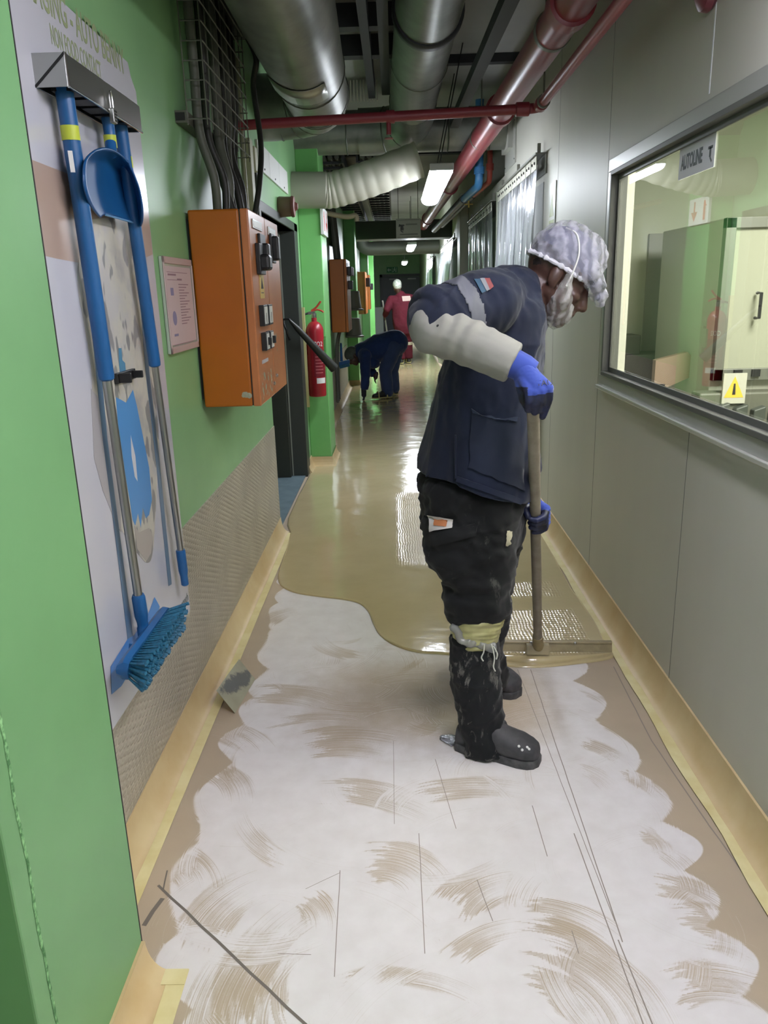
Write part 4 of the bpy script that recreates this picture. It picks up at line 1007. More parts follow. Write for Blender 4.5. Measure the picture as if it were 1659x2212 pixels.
# red pipes
M_rp = mat('red_pipe_paint', '#842c37', .36, col2='#7a2730', nscale=4)
def bigx(y): return .70-.020*(y-2.5)
rp = thing('fire_main_pipe', 'thick glossy red pipe running overhead along the right of the corridor', 'pipe', (.6, 6, 2.48))
g = G(); g.tube([(bigx(-2), -2, 2.49), (bigx(13.15), 13.15, 2.465)], .074, 28); g.build('pipe_run', M_rp, rp, smooth=True)
g = G()
for y in (3.3, 5.05, 8.4, 12.0): g.lathe([(.074, -.05), (.088, -.045), (.088, .045), (.074, .05)], (bigx(y), y, 2.49-.0015*(y+2)), (-.02, 1, 0), 24)
g.build('pipe_coupling', M_rp, rp, smooth=True, angle=40)
g = G()
for y in (3.6, 5.9, 9.5): g.tube([(bigx(y), y, 2.55), (bigx(y), y, CEIL)], .005, 8); g.lathe([(.077, -.015), (.080, -.014), (.080, .014), (.077, .015)], (bigx(y), y, 2.483), (0, 1, 0), 24)
g.build('hanger_rod', MATS['strut_channel'], rp, smooth=True, angle=40)
M_rp2 = mat('dull_red_pipe', '#84303a', .4)
sp = thing('sprinkler_pipe', 'thin dull red pipe crossing the corridor then turning back along right wall', 'pipe', (0, 4.13, 2.29))
pp_ = elbow((XL+.001, 4.13, 2.268), (.715, 4.13, 2.300), (.715, 0.4, 2.300), .05, 8) + [Vector((.715, -2, 2.300))]
g = G(); g.tube(pp_, .0235, 18); g.build('pipe_run', M_rp2, sp, smooth=True)
g = G(); g.lathe([(.024, -.035), (.032, -.03), (.032, .03), (.024, .035)], (.64, 4.13, 2.298), (1, 0, 0), 18); g.lathe([(.024, -.03), (.032, -.025), (.032, .025), (.024, .03)], (.715, 4.04, 2.300), (0, 1, 0), 18); g.lathe([(.024, -.02), (.030, -.02), (.030, .02)], (.0, 4.13, 2.284), (1, 0, 0), 16); g.tube([(-.01, 4.13, 2.27), (-.01, 4.13, 2.205)], .012, 10); g.lathe([(.004, 0), (.022, .001), (.022, .004)], (-.01, 4.13, 2.19), (0, 0, -1), 12); g.build('pipe_fitting', M_rp2, sp, smooth=True, angle=40)
g = G(); g.tube([(.715, 3.98, 2.32), (.715, 3.98, CEIL)], .004, 8); g.lathe([(.027, -.008), (.031, -.008), (.031, .008), (.027, .008)], (.715, 3.98, 2.300), (0, 1, 0), 16); g.build('hanger_rod', MATS['strut_channel'], sp)
bq = P(1505, -24, X=XR-.05)
bell = thing('alarm_bell', 'dull red round bell at top right of the right wall, cut by the photo edge', 'alarm bell', (XR, bq.y, bq.z))
g = G(); g.lathe([(.055, 0), (.062, .01), (.058, .03), (.03, .048), (.001, .05)], (XR-.001, bq.y, bq.z), (-1, 0, 0), 28); g.build('gong', mat('purple_red_paint', '#70333f', .4), bell, smooth=True)
# dark tray above the red main, beams, ladder trays and the added corner tray
M_tray = mat('dark_overhead_tray', '#2f3133', .6)
ot = thing('overhead_cable_tray', 'dark narrow cable tray running just above the thick red pipe', 'cable tray', (.5, 5, 2.7))
g = G(); g.prism([(.60, -2, 2.64), (.665, -2, 2.64), (.665, -2, 2.70), (.60, -2, 2.70)], (-.153, 8.4, 0)); g.build('tray_base', M_tray, ot)
g = G(); g.tube(bez([(.632, -2, 2.715), (.56, 2, 2.715), (.523, 4, 2.715), (.483, 6.35, 2.715)], 6), .016, 8); g.build('laid_cable', M_cable, ot, smooth=True)
bm_ = G()
for y in (4.9, 5.45, 7.6, 9.2): bm_.box((-1.0, y, 2.90), (.18 if y < 7 else 1.0, y+.09, CEIL))
bm_.box((-.06, 3.0, 2.88), (.0, 6.4, 2.94)); bm_.box((.30, 5.95, 2.965), (.9, 6.02, CEIL)); bm_.box((-.16, 2.0, 2.86), (-.11, 6.4, 2.99))
struct(bm_, 'trim_13', mat('dark_steel_beam', '#28292c', .6))
lg = G()
for i in range(9): lg.box((-.30+.025*i, 6.45, 2.86), (-.292+.025*i, 6.5, 3.0))
struct(lg, 'trim_14', mat('pale_louvre', '#a5a093', .6))
shade_tray = thing('overhead_cable_tray', 'made-up dark tray imitating shade in the ceiling corner over the wire mesh tray', 'cable tray', (-.6, 3, 2.75))
g = G(); g.box((XL+.01, .6, 2.60), (-.62, 4.0, 2.63)); g.box((XL+.01, .6, 2.63), (XL+.02, 4.0, 2.72)); g.box((-.63, .6, 2.63), (-.62, 4.0, 2.72)); g.build('tray_base', M_dark, shade_tray)  # dark tray and cables put in to stand for the corner's shade
random.seed(4)
for i in range(3):
    g = G(); x = -.73+.037*i; g.tube(bez([(x, .6, 2.655), (x+random.uniform(-.01, .01), 1.8, 2.66), (x, 3, 2.655), (x+random.uniform(-.01, .01), 4.0, 2.66)], 6), .017, 8); g.build('laid_cable', M_cable, shade_tray, smooth=True)
for x0, lab in ((-.62, 'dark ladder tray under far ceiling, left one of the pair beyond the flexible duct'), (-.18, 'dark ladder tray under far ceiling, right one of the pair beyond the flexible duct')):
    t = thing('ladder_tray', lab, 'cable tray', (x0, 11, 2.7), 'ladder trays under the far ceiling')
    g = G(); g.box((x0-.16, 8.0, 2.66), (x0-.14, 17, 2.76)); g.box((x0+.14, 8.0, 2.66), (x0+.16, 17, 2.76)); g.build('side_rail', M_tray, t)
    g = G()
    for k in range(28): g.box((x0-.14, 8.1+.32*k, 2.67), (x0+.14, 8.15+.32*k, 2.69))
    g.build('rungs', M_tray, t)
    g = G()
    for k in range(4): g.tube([(x0-.1+.065*k, 8.0, 2.715), (x0-.1+.065*k, 17, 2.715)], .024, 8)
    g.build('laid_cable', M_cable_g, t, smooth=True)
# dark cross ducts far down the corridor
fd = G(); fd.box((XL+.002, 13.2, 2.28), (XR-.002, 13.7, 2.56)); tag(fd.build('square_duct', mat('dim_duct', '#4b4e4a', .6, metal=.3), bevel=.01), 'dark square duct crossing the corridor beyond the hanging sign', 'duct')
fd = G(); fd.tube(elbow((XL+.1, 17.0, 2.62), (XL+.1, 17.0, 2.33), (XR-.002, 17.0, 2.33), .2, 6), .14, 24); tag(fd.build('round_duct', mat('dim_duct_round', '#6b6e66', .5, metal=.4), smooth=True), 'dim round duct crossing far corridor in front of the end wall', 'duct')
g = G(); g.tube(bez([Vector((XL+.001, 8.4, P(735, 455, Y=8.4).z)), P(745, 468, Y=8.4), P(768, 466, Y=8.4), P(771, 478, Y=8.4)], 6), .026, 10); tag(g.build('elbow_pipe', mat('beige_pipe', '#a89a80', .5), smooth=True), 'small beige bent pipe on the wall above second orange cabinet', 'pipe')
# blue and red service pipes in the wall opening
M_bp = mat('blue_pipe_paint', '#3d78ad', .4); M_sp = mat('salmon_pipe_paint', '#c35a50', .45); M_lag = mat('black_lagging', '#303133', .5)
x1, y1 = .80, 7.35
def service(nm, lab, x, y, z, r, mt, yend, rl):
    t = thing(nm, lab, 'pipe', (x, y, z))
    ph = elbow((x, y, CEIL-.001), (x, y, z), (x-.05, y+1.0, z-.01), .09, 6)
    g = G(); g.tube(ph, r, 18); g.build('painted_bend', mt, t, smooth=True)
    g = G(); g.tube([(x-.05, y+.95, z-.01), (x-.16, yend, z-.03)], rl, 18); g.build('lagged_run', M_lag, t, smooth=True)
    g = G(); g.lathe([(r, -.03), (r+.01, -.028), (r+.01, .028), (r, .03)], (x, y, z+.12), (0, 0, 1), 18); g.build('pipe_coupling', mt, t, smooth=True, angle=40)
    return t
q = P(1035, 400, Y=7.3); t = service('water_pipe', 'blue painted pipe dropping then bending away above the strip curtains', q.x, 7.3, q.z, .036, M_bp, 12.0, .042)
q2 = P(1058, 392, Y=7.5); service('water_pipe', 'salmon red painted pipe dropping then bending away above the strip curtains', q2.x, 7.5, q2.z, .024, M_sp, 12.0, .028)
g = G(); v = Vector((q.x-.03, 7.95, q.z-.06)); g.tube([v, v-Vector((0, 0, .06))], .009, 8); g.tube([v-Vector((.04, 0, .03)), v+Vector((.04, 0, -.03))], .006, 8); g.build('drain_tap', mat('brass', '#a98d4c', .3, metal=.9), t, smooth=True)

# ------------------------------------------------------------------ lamps
M_glow = mat('lamp_diffuser', '#eef4ff', .4, emit=LAMP_E); M_glow_f = mat('far_lamp_diffuser', '#eef4ff', .4, emit=LAMP_E*2.6); M_glow_b = mat('dim_lamp_diffuser', '#eef4ff', .4, emit=LAMP_E*.45); M_glow2 = mat('near_lamp_diffuser', '#f3f1ff', .4, emit=NEAR_LAMP_E)
M_body = mat('lamp_body', '#c3c6c6', .5)
def lamp(x, y0, y1, z, label, m_glow, lean_=0.0):
    t = thing('fluorescent_lamp', label, 'ceiling lamp', (x, (y0+y1)/2, z), 'fluorescent battens along the corridor ceiling')
    L = (y1-y0)/2; o = Vector((x, (y0+y1)/2, z))
    g = G(); g.prism([o+Vector((-.075, -L, .0)), o+Vector((.075, -L, .0)), o+Vector((.06, -L, .03)), o+Vector((-.06, -L, .03))], (0, 2*L, 0)); g.build('lamp_body', M_body, t, bevel=.004)
    g = G(); pr = [o+Vector((.072*math.cos(a), -L+.008, .0-.055*math.sin(a)**.7)) for a in np.linspace(0, math.pi, 12)]; g.prism(pr, (0, 2*L-.016, 0)); g.build('lamp_diffuser', m_glow, t, smooth=True, angle=50)
    g = G(); [g.box(o+Vector((-.076, s*L-.006, -.012)), o+Vector((.076, s*L+.006, .032))) for s in (-1, 1)]; g.build('end_cap', M_body, t, bevel=.006)
    g = G(); [g.tube([o+Vector((0, s*L*.45, .03)), (x+lean_, o.y+s*L*.45, CEIL)], .004, 6) for s in (-1, 1)]; g.build('suspension_rod', M_dark, t)
    return t
lamp(.315, 5.25, 6.9, 2.20, 'nearest lit fluorescent batten, large and glaring beside the thick red pipe', M_glow, .17)
lamp(.315, 13.75, 15.3, 2.22, 'second lit fluorescent batten along the corridor, seen under the hanging sign', M_glow_f)
lamp(.30, 21.6, 23.2, 2.22, 'small farthest glowing fluorescent batten above the end doors', M_glow_f)
lamp(.58, .25, 1.80, 2.31, 'fluorescent batten over the foreground floor, just above the photographer', M_glow2, -.08)
lamp(.30, -2.9, -1.3, 2.45, 'fluorescent batten behind the photographer', M_glow_b)

# hanging sign
h0, h1 = P(855, 473, Y=9.9), P(909, 512, Y=9.9)
hs = thing('hanging_sign', 'white sign with grey emblem hanging across corridor behind the glaring lamp', 'sign', ((h0.x+h1.x)/2, 9.9, h1.z))
zz0, zz1 = P(882, 514, Y=9.9).z, P(882, 472, Y=9.9).z
g = G(); g.box((h0.x, 9.9, zz0), (h1.x, 9.915, zz1)); g.build('sign_board', mat('sign_white', '#cfd0ca', .5), hs, bevel=.003)
W_ = h1.x-h0.x; H_ = zz1-zz0; S = lambda u, v: Vector((h0.x+W_*u, 9.8995, zz0+H_*v))
g = G()
for a, b, w in (((.12, .66), (.34, .66), .05), ((.24, .66), (.24, .42), .12), ((.15, .72), (.13, .58), .05), ((.22, .5), (.20, .36), .05), ((.20, .36), (.29, .30), .04), ((.31, .5), (.27, .38), .035)):
    A_, B_ = S(*a), S(*b); d = B_-A_; n = Vector((-d.z, 0, d.x)).normalized()*w*W_*.5; g.prism([A_+n, B_+n, B_-n, A_-n], (0, -.001, 0))
g.build('sign_emblem', mat('emblem_grey', '#77777a', .5), hs)
g = G()
for u0, u1, v in ((.40, .86, .70), (.15, .88, .19), (.05, .95, .05), (.05, .95, .93)):
    A_, B_ = S(u0, v), S(u1, v); g.box(A_-Vector((0, .0008, .008 if v not in (.05, .93) else .003)), B_+Vector((0, 0, .008 if v not in (.05, .93) else .003)))
g.build('sign_lines', mat('line_grey', '#9b9c99', .5), hs)
g = G(); [g.tube([(x, 9.907, zz1), (x, 9.907, CEIL)], .003, 6) for x in (h0.x+.03, h1.x-.03)]; g.build('hanging_wire', M_dark, hs)

# ------------------------------------------------------------------ end of the corridor
M_ed = mat('slate_door', '#4a4c57', .45); M_ef = mat('slate_frame', '#55565c', .5)
e0, e1 = P(826, 598, Y=29.9).x, .93
dd = thing('door_2', None, None, (0, YE, 0)); dd['kind'] = 'structure'
g = G(); g.box((e0-.1, YE-.08, 0), (e0, YE-.001, 2.06)); g.box((e1, YE-.08, 0), (e1+.02, YE-.001, 2.06)); g.box((e0-.1, YE-.08, 1.96), (e1+.02, YE-.001, 2.06)); g.build('door_frame', M_ef, dd)
xm = (e0+e1)/2
for a, b in ((e0, xm-.004), (xm+.004, e1)):
    g = G(); g.box((a, YE-.06, .01), (b, YE-.02, 1.95)); l_ = g.build('door_leaf', M_ed, dd, bevel=.003)
    g = G(); g.box((a+.25, YE-.09, 1.86), (b-.12, YE-.06, 1.91)); g.build('door_closer', mat('closer_grey', '#a3a3a8', .4), l_)
q0, q1 = P(835, 577, Y=YE-.03), P(859, 589, Y=YE-.03)
xs = thing('exit_sign', 'green exit sign with white arrow and running figure above the end doors', 'sign', (q0.x, YE, q1.z))
zs0, zs1 = q1.z, q0.z
g = G(); g.box((q0.x, YE-.03, zs0), (q1.x, YE-.001, zs1)); g.build('sign_plate', mat('exit_green', '#2f7a4c', .5), xs)
M_ew = mat('exit_white', '#b9d6c3', .5); cz = (zs0+zs1)/2; hh_ = (zs1-zs0)
g = G(); g.box((q0.x+.07, YE-.032, cz-.02), (q0.x+.17, YE-.03, cz+.02)); g.prism([(q0.x+.02, YE-.03, cz), (q0.x+.09, YE-.03, cz+.07), (q0.x+.09, YE-.03, cz-.07)], (0, -.002, 0)); g.build('arrow_symbol', M_ew, xs)
g = G(); cxm = q0.x+.30; g.lathe([(.02, 0), (.02, .002)], (cxm, YE-.03, cz+.07), (0, -1, 0), 10)
for a, b in (((0, .045), (-.02, -.01)), ((-.02, -.01), (.035, -.035)), ((.035, -.035), (.03, -.08)), ((-.02, -.01), (-.045, -.06)), ((-.045, -.06), (-.08, -.06)), ((-.005, .03), (-.05, .02)), ((-.005, .03), (.04, .01))):
    A_ = Vector((cxm+a[0], YE-.03, cz+a[1])); B_ = Vector((cxm+b[0], YE-.03, cz+b[1])); d = (B_-A_); n = Vector((-d.z, 0, d.x)).normalized()*.011; g.prism([A_+n, B_+n, B_-n, A_-n], (0, -.002, 0))
g.box((q0.x+.21, YE-.0315, zs0+.02), (q0.x+.22, YE-.03, zs1-.02)); g.box((q1.x-.05, YE-.0315, zs0+.02), (q1.x-.035, YE-.03, zs1-.02)); g.build('running_figure', M_ew, xs)
tl = thing('trolley', 'low pale trolley standing at far end behind person in red', 'trolley', (.62, 24.5, 0))
g = G(); g.box((.35, 24.2, .18), (.93, 25.0, .24)); g.build('trolley_deck', mat('pale_trolley', '#b5b3bb', .5), tl, bevel=.01)
for x, y in ((.4, 24.3), (.88, 24.3), (.4, 24.9), (.88, 24.9)):
    g = G(); g.lathe([(.08, -.02), (.085, 0), (.08, .02)], (x, y, .085), (1, 0, 0), 16); g.build('wheel', M_black, tl, smooth=True)
    g = G(); g.tube([(x, y, .085), (x, y, .18)], .015, 8); g.build('castor_stem', M_dark, tl)
g = G(); g.tube([(.38, 24.95, .24), (.38, 24.95, .9), (.90, 24.95, .9), (.90, 24.95, .24)], .014, 8); g.build('push_handle', M_alu, tl, smooth=True)
g = G(); g.box((XL+.02, 27.0, 0.011), (-.40, 27.8, .95)); tag(g.build('floor_cabinet', mat('pale_grey_cabinet', '#8b918f', .5), bevel=.01), 'pale grey floor cabinet at far left by the end doors', 'cabinet')

# ------------------------------------------------------------------ right wall: window
M_wf = mat('window_trim', '#a9aaa4', .38, metal=.4); M_wg = mat('window_gasket', '#53544f', .5)
wt = G()
def ring_yz(g, x0, x1, y0, y1, z0, z1, w, m=0):
    g.box((x0, y0-w, z0-w), (x1, y1+w, z0), m); g.box((x0, y0-w, z1), (x1, y1+w, z1+w), m); g.box((x0, y0-w, z0), (x1, y0, z1), m); g.box((x0, y1, z0), (x1, y1+w, z1), m)
w1 = thing('window_1', None, None, (XR, 2.3, WZ0)); w1['kind'] = 'structure'
g = G(); ring_yz(g, XR-.010, XR-.0003, WY0+.012, WY1-.012, WZ0+.012, WZ1-.012, .052); g.build('window_frame', M_wf, w1, bevel=.003)
g = G(); ring_yz(g, XR-.016, XR+.06, WY0+.03, WY1-.03, WZ0+.03, WZ1-.03, .018); ring_yz(g, XR+.012, XR+.02, WY0+.05, WY1-.05, WZ0+.05, WZ1-.05, .022); g.build('window_gasket', M_wg, w1, bevel=.002)
g = G(); g.box((XR-.024, WY0-.06, WZ0-.052), (XR-.010, WY1+.045, WZ0-.036)); g.build('window_sill', mat('pale_sill', '#c3c3ba', .3, metal=.4), w1, bevel=.003)
M_glass = bpy.data.materials.new('window_glass'); M_glass.use_nodes = True
b = M_glass.node_tree.nodes['Principled BSDF']; b.inputs['Transmission Weight'].default_value = 1.0; b.inputs['Roughness'].default_value = 0.0; b.inputs['IOR'].default_value = 1.52; b.inputs['Base Color'].default_value = (.93, .97, .94, 1)
g = G(); g.box((XR+.024, WY0+.002, WZ0+.002), (XR+.030, WY1-.002, WZ1-.002)); g.build('window_glass', M_glass, w1)
# notice taped to the inside of the glass
a0, a1 = P(1524, 296, X=XR+.022), P(1455, 372, X=XR+.022)
nz0, nz1, na, nb = 1.815, 1.885, 2.545, 2.85
an = thing('window_notice', 'white paper notice lettered AUTOLINE taped inside the window top', 'notice', (XR+.02, (na+nb)/2, nz0))
g = G(); g.box((XR+.0215, na, 1.805), (XR+.0225, nb, 1.905)); g.build('notice_paper', mat('notice_paper', '#c9cbd0', .6), an)
text_mesh('notice_letters', 'AUTOLINE', .062, (XR+.021, 2.735, 1.852), (0, -1, 0), FZ, mat('notice_ink', '#3c4444', .6), an, .0002, 'CENTER', .62, .002)
g = G(); S = lambda u, v: Vector((XR+.0213, na+.035-u*.03, 1.85+v*.03))
for a, b_, w in (((-.6, .5), (.6, .5), .3), ((0, .5), (0, -.4), .5), ((0, -.4), (.5, -.9), .25)):
    A_, B_ = S(*a), S(*b_); d = B_-A_; n = Vector((0, -d.z, d.y)).normalized()*w*.014; g.prism([A_+n, B_+n, B_-n, A_-n], (-.0003, 0, 0))
g.build('notice_emblem', mat('notice_ink', '#3c4444', .6), an)

# room behind the window
M_rm = mat('room_panel', '#b3b8a6', .5)
RM1, RY0, RY1, RZ = 3.7, .3, 5.3, 2.55
rg_ = G(); rg_.box((RM1, RY0, 0), (RM1+.1, RY1, RZ)); rg_.box((XR+.1, RY1, 0), (RM1+.1, RY1+.1, RZ)); rg_.box((XR+.1, RY0-.1, 0), (RM1+.1, RY0, RZ)); struct(rg_, 'wall_room', M_rm)
rg_ = G(); rg_.box((XR+.1, RY0, -.05), (RM1, RY1, 0)); struct(rg_, 'floor_room', mat('room_floor', '#8f8a78', .5))
rg_ = G(); rg_.box((XR+.1, RY0, RZ), (RM1, RY1, RZ+.05))
for i in range(9): rg_.box((XR+.1, RY0+.5*i+.4, RZ-.004), (RM1, RY0+.5*i+.408, RZ), 1)
struct(rg_, 'ceiling_room', [mat('room_ceiling', '#b9b8a6', .5), MATS['panel_joint']])
ld = bpy.data.lights.new('room_panel_light', 'AREA'); ld.shape = 'RECTANGLE'; ld.size = .6; ld.size_y = 1.2; ld.energy = ROOM_W; ld.color = (1, .97, .86)
rl = thing('room_lamp', 'square ceiling light panel of the room behind the window', 'ceiling lamp', (1.9, 2.4, RZ))
g = G(); g.box((1.58, 1.78, RZ-.036), (2.22, 3.02, RZ-.006)); g.build('lamp_tray', M_body, rl)
lo = bpy.data.objects.new('room_panel_light', ld); COL.objects.link(lo); lo.parent = rl; lo.location = (0, 0, -.040)
M_mgl = mat('machine_glass', '#8d8f80', .08, spec=.6)
mc = P(1568, 480, Y=4.0); md_ = P(1568, 872, Y=4.0)
ma = thing('packing_machine', 'grey packing machine with framed glass door inside the room behind the window', 'machine', (mc.x+.4, 4.0, 0))
x0, x1 = mc.x, mc.x+.85; zt, zb = mc.z+.02, md_.z+.12
g = G(); g.box((x0, 4.02, .5), (x1, 4.9, zt)); g.box((x0+.05, 4.05, 0), (x1-.05, 4.85, .5), 1); g.build('machine_housing', [mat('machine_grey', '#a3a498', .45), M_dark], ma, bevel=.006)
g = G()
for a, b, c_, d_ in ((x0, x0+.05, zb, zt), (x1-.05, x1, zb, zt), (x0, x1, zb, zb+.06), (x0, x1, zt-.05, zt), (x0+.30, x0+.35, zb, zb+.45)): g.box((a, 3.975, c_), (b, 4.02, d_))
fr_ = g.build('door_frame', mat('machine_frame', '#6d6f68', .4, metal=.4), ma, bevel=.003)
g = G(); g.box((x0+.05, 3.995, zb+.06), (x1-.05, 4.005, zt-.05)); g.build('door_glass', M_mgl, ma)
hx = P(1640, 660, Y=3.95)
g = G(); g.tube([(hx.x, 3.975, hx.z+.06), (hx.x, 3.93, hx.z+.06), (hx.x, 3.93, hx.z-.06), (hx.x, 3.975, hx.z-.06)], .008, 8); g.build('door_handle', M_black, ma, smooth=True)
for k in range(3): g = G(); g.box((x0+.10+.09*k, 3.96, zb+.02), (x0+.14+.09*k, 3.975, zb+.055)); g.build('latch', M_black, ma)
g = G(); g.box((x0-.09, 3.9, zb-.30), (x0+.45, 4.02, zb-.05)); g.build('base_unit', mat('machine_base', '#55564c', .5), ma, bevel=.01)
for k in range(4): g = G(); g.obox((x0+.02+.09*k, 3.88, zb-.14-.01*k), (.03, 0, .01), (0, .025, 0), (0, .0, .035)); g.build('valve_block', M_frame, ma, bevel=.006)
wq = P(1573, 840, Y=3.88); g = G(); wn = thing('warning_label', 'yellow triangle warning label on the lower left of the packing machine', 'label', (wq.x, 3.885, wq.z))
g = G(); g.box((wq.x-.02, 3.886, wq.z-.075), (wq.x+.095, 3.899, wq.z+.075)); g.build('label_card', mat('dull_card', '#a2a296', .6), wn)
g = G(); g.prism([(wq.x-.012, 3.886, wq.z-.045), (wq.x+.085, 3.886, wq.z-.045), (wq.x+.036, 3.886, wq.z+.06)], (0, -.001, 0)); g.build('triangle', mat('warning_yellow', '#c9a53a', .5), wn)
g = G(); g.prism([(wq.x+.028, 3.8845, wq.z-.03), (wq.x+.044, 3.8845, wq.z-.03), (wq.x+.04, 3.8845, wq.z+.025), (wq.x+.032, 3.8845, wq.z+.025)], (0, -.001, 0)); g.build('triangle_mark', M_dark, wn)
# framed hatch and grey door on the far room wall
f0, f1 = P(1500, 490, Y=RY1-.03), P(1597, 715, Y=RY1-.03)
fw = thing('framed_hatch', 'framed pale green serving hatch on far wall of the room behind the window', 'hatch', ((f0.x+f1.x)/2, RY1, f1.z))
g = G(); g.box((f0.x+.03, RY1-.012, f1.z+.03), (f1.x-.03, RY1-.001, f0.z-.03)); g.build('hatch_panel', mat('pale_green_panel', '#98ab90', .4), fw)
g = G(); 
for a, b, c_, d_ in ((f0.x, f0.x+.03, f1.z, f0.z), (f1.x-.03, f1.x, f1.z, f0.z), (f0.x, f1.x, f1.z, f1.z+.03), (f0.x, f1.x, f0.z-.03, f0.z)): g.box((a, RY1-.03, c_), (b, RY1-.001, d_))
g.build('hatch_frame', M_frame, fw); g = G(); g.box((f0.x, RY1-.10, f1.z-.02), (f1.x, RY1-.03, f1.z)); g.box((f0.x+.04, RY1-.06, f1.z+.30), (f1.x-.04, RY1-.012, f1.z+.315)); g.build('hatch_shelf', mat('steel_shelf', '#a9aaa0', .3, metal=.5), fw)
s0, s1 = P(1404, 505, Y=RY1-.02), P(1478, 840, Y=RY1-.02)
dr3 = thing('door_3', None, None, ((s0.x+s1.x)/2, RY1, 0)); dr3['kind'] = 'structure'
g = G(); g.box((s0.x, RY1-.03, 0), (s1.x, RY1-.001, s0.z)); g.build('door_leaf', mat('room_door_grey', '#8a8b82', .5), dr3, bevel=.003)
k0 = P(1345, 765, Y=5.05); k1 = P(1432, 830, Y=5.05)
g = G(); g.box((max(k0.x, XR+.13), 4.95, 0), (k1.x, 5.25, k0.z)); g.box((max(k0.x, XR+.13), 5.0, k0.z), (max(k0.x, XR+.13)+.1, 5.2, k0.z+.12)); tag(g.build('machine_cabinet', mat('dark_olive_cabinet', '#45463b', .5), bevel=.005), 'low dark stepped cabinet in the room behind window lower left corner', 'cabinet')
k2 = P(1450, 805, Y=4.4)
g = G(); g.prism([(k2.x-.12, 4.3, k2.z-.10), (k2.x+.16, 4.3, k2.z+.02), (k2.x+.05, 4.3, k2.z+.12), (k2.x-.12, 4.3, k2.z+.08)], (0, .05, 0)); g.box((k2.x-.12, 4.3, 0), (k2.x-.06, 4.35, k2.z-.05)); tag(g.build('feed_chute', mat('brownish_chute', '#84705f', .5)), 'brownish angled feed chute behind the lower left of the window', 'chute')

# ------------------------------------------------------------------ strip curtains and plastic
def clear_plastic():
    m = bpy.data.materials.new('clear_plastic'); m.use_nodes = True; t = NT(m); o = t.n['Material Output']; t.n.remove(t.n['Principled BSDF'])
    tr_ = t.add('ShaderNodeBsdfTransparent'); tr_.inputs[0].default_value = (.93, .94, .96, 1)
    gl = t.add('ShaderNodeBsdfGlossy'); gl.inputs['Roughness'].default_value = .12; gl.inputs[0].default_value = (.95, .96, 1, 1)
    df = t.add('ShaderNodeBsdfTranslucent'); df.inputs[0].default_value = (.75, .76, .8, 1)
    dd_ = t.add('ShaderNodeBsdfDiffuse'); dd_.inputs[0].default_value = (.72, .73, .76, 1)
    m1 = t.add('ShaderNodeMixShader'); m1.inputs[0].default_value = .5; t.link(df.outputs[0], m1.inputs[1]); t.link(dd_.outputs[0], m1.inputs[2])
    fr = t.add('ShaderNodeFresnel'); fr.inputs[0].default_value = 1.7
    m2 = t.add('ShaderNodeMixShader'); m2.inputs[0].default_value = .40; t.link(tr_.outputs[0], m2.inputs[1]); t.link(m1.outputs[0], m2.inputs[2])
    pos = t.add('ShaderNodeNewGeometry').outputs['Position']; mp = t.add('ShaderNodeMapping'); mp.inputs['Scale'].default_value = (30, 30, 2.5); t.link(pos, mp.inputs[0])
    bn = t.add('ShaderNodeBump', i_Strength=.9, i_Distance=.01); t.link(t.noise(mp.outputs[0], 1.0, 4, .6, .8), bn.inputs['Height']); t.link(bn.outputs[0], gl.inputs['Normal']); t.link(bn.outputs[0], fr.inputs['Normal'])
    m3 = t.add('ShaderNodeMixShader'); t.link(fr.outputs[0], m3.inputs[0]); t.link(m2.outputs[0], m3.inputs[1]); t.link(gl.outputs[0], m3.inputs[2])
    t.link(m3.outputs[0], o.inputs[0]); return m
M_clear = clear_plastic()
M_rail = mat('curtain_rail_steel', '#77776f', .4, metal=.6); M_plate = mat('clamp_plate', '#b5b4a5', .4, metal=.4)
def curtain(y0, y1, zt, zb, n, lab, bulge, seed, dark):
    t = thing('strip_curtain', lab, 'strip curtain', (XR, (y0+y1)/2, zb), 'strip curtains along the right wall')
    g = G(); g.box((XR-.075, y0-.03, zt+.05), (XR-.0005, y1+.03, zt+.058)); g.box((XR-.012, y0-.03, zt-.06), (XR-.0005, y1+.03, zt+.05)); g.build('rail', M_rail, t, bevel=.002)
    w = (y1-y0)/n
    for i in range(n):
        a = y0+w*i
        g = G(); g.box((XR-.062, a+.012, zt-.03), (XR-.056, a+w-.012, zt+.045)); cp = g.build('clamp_plate', M_plate, t, bevel=.002)
        g = G(); [g.lathe([(.009, 0), (.007, .006)], (XR-.062, a+w*f_, zt+.008), (-1, 0, 0), 8) for f_ in (.3, .7)]; g.build('clamp_bolt', M_dark, cp)
        g = G(); nu, nv = 16, 40; rows = []
        for k in range(nv+1):
            z = zt-.01-(zt-zb)*k/nv; r_ = []
            for j in range(nu+1):
                y = a-.03+(w+.06)*j/nu; f_ = k/nv
                x = XR-.058+.006*(i % 2)-f_*bulge*(.4+.6*math.sin(2.1*f_+seed))-f_**.5*(.022*math.sin(y*32+seed+2*f_+4*noise.noise(Vector((y*2, f_*2, seed))))+.05*noise.noise(Vector((y*3.1, f_*2.6, seed*3+i*.1)))+.02*noise.noise(Vector((y*22, f_*1.2, seed+i))))
                r_.append(Vector((min(x, XR-.02), y, z)))
            rows.append(r_)
        g.grid(rows); g.build('clear_strip', M_clear, t, smooth=True, angle=180)
    g = G(); [g.box((XR-.04, y, zt+.058), (XR-.02, y+.02, zt+.13)) for y in (y0+.1, (y0+y1)/2, y1-.1)]; g.build('rail_bracket', M_rail, t)
    d = thing('door_%d' % dark, None, None, (XR, (y0+y1)/2, 0)); d['kind'] = 'structure'
    g = G(); g.box((XR-.004, y0+.06, .11), (XR-.0002, y1-.06, zt-.1)); g.build('door_leaf', mat('dim_opening', '#a3a49f', .6), d)
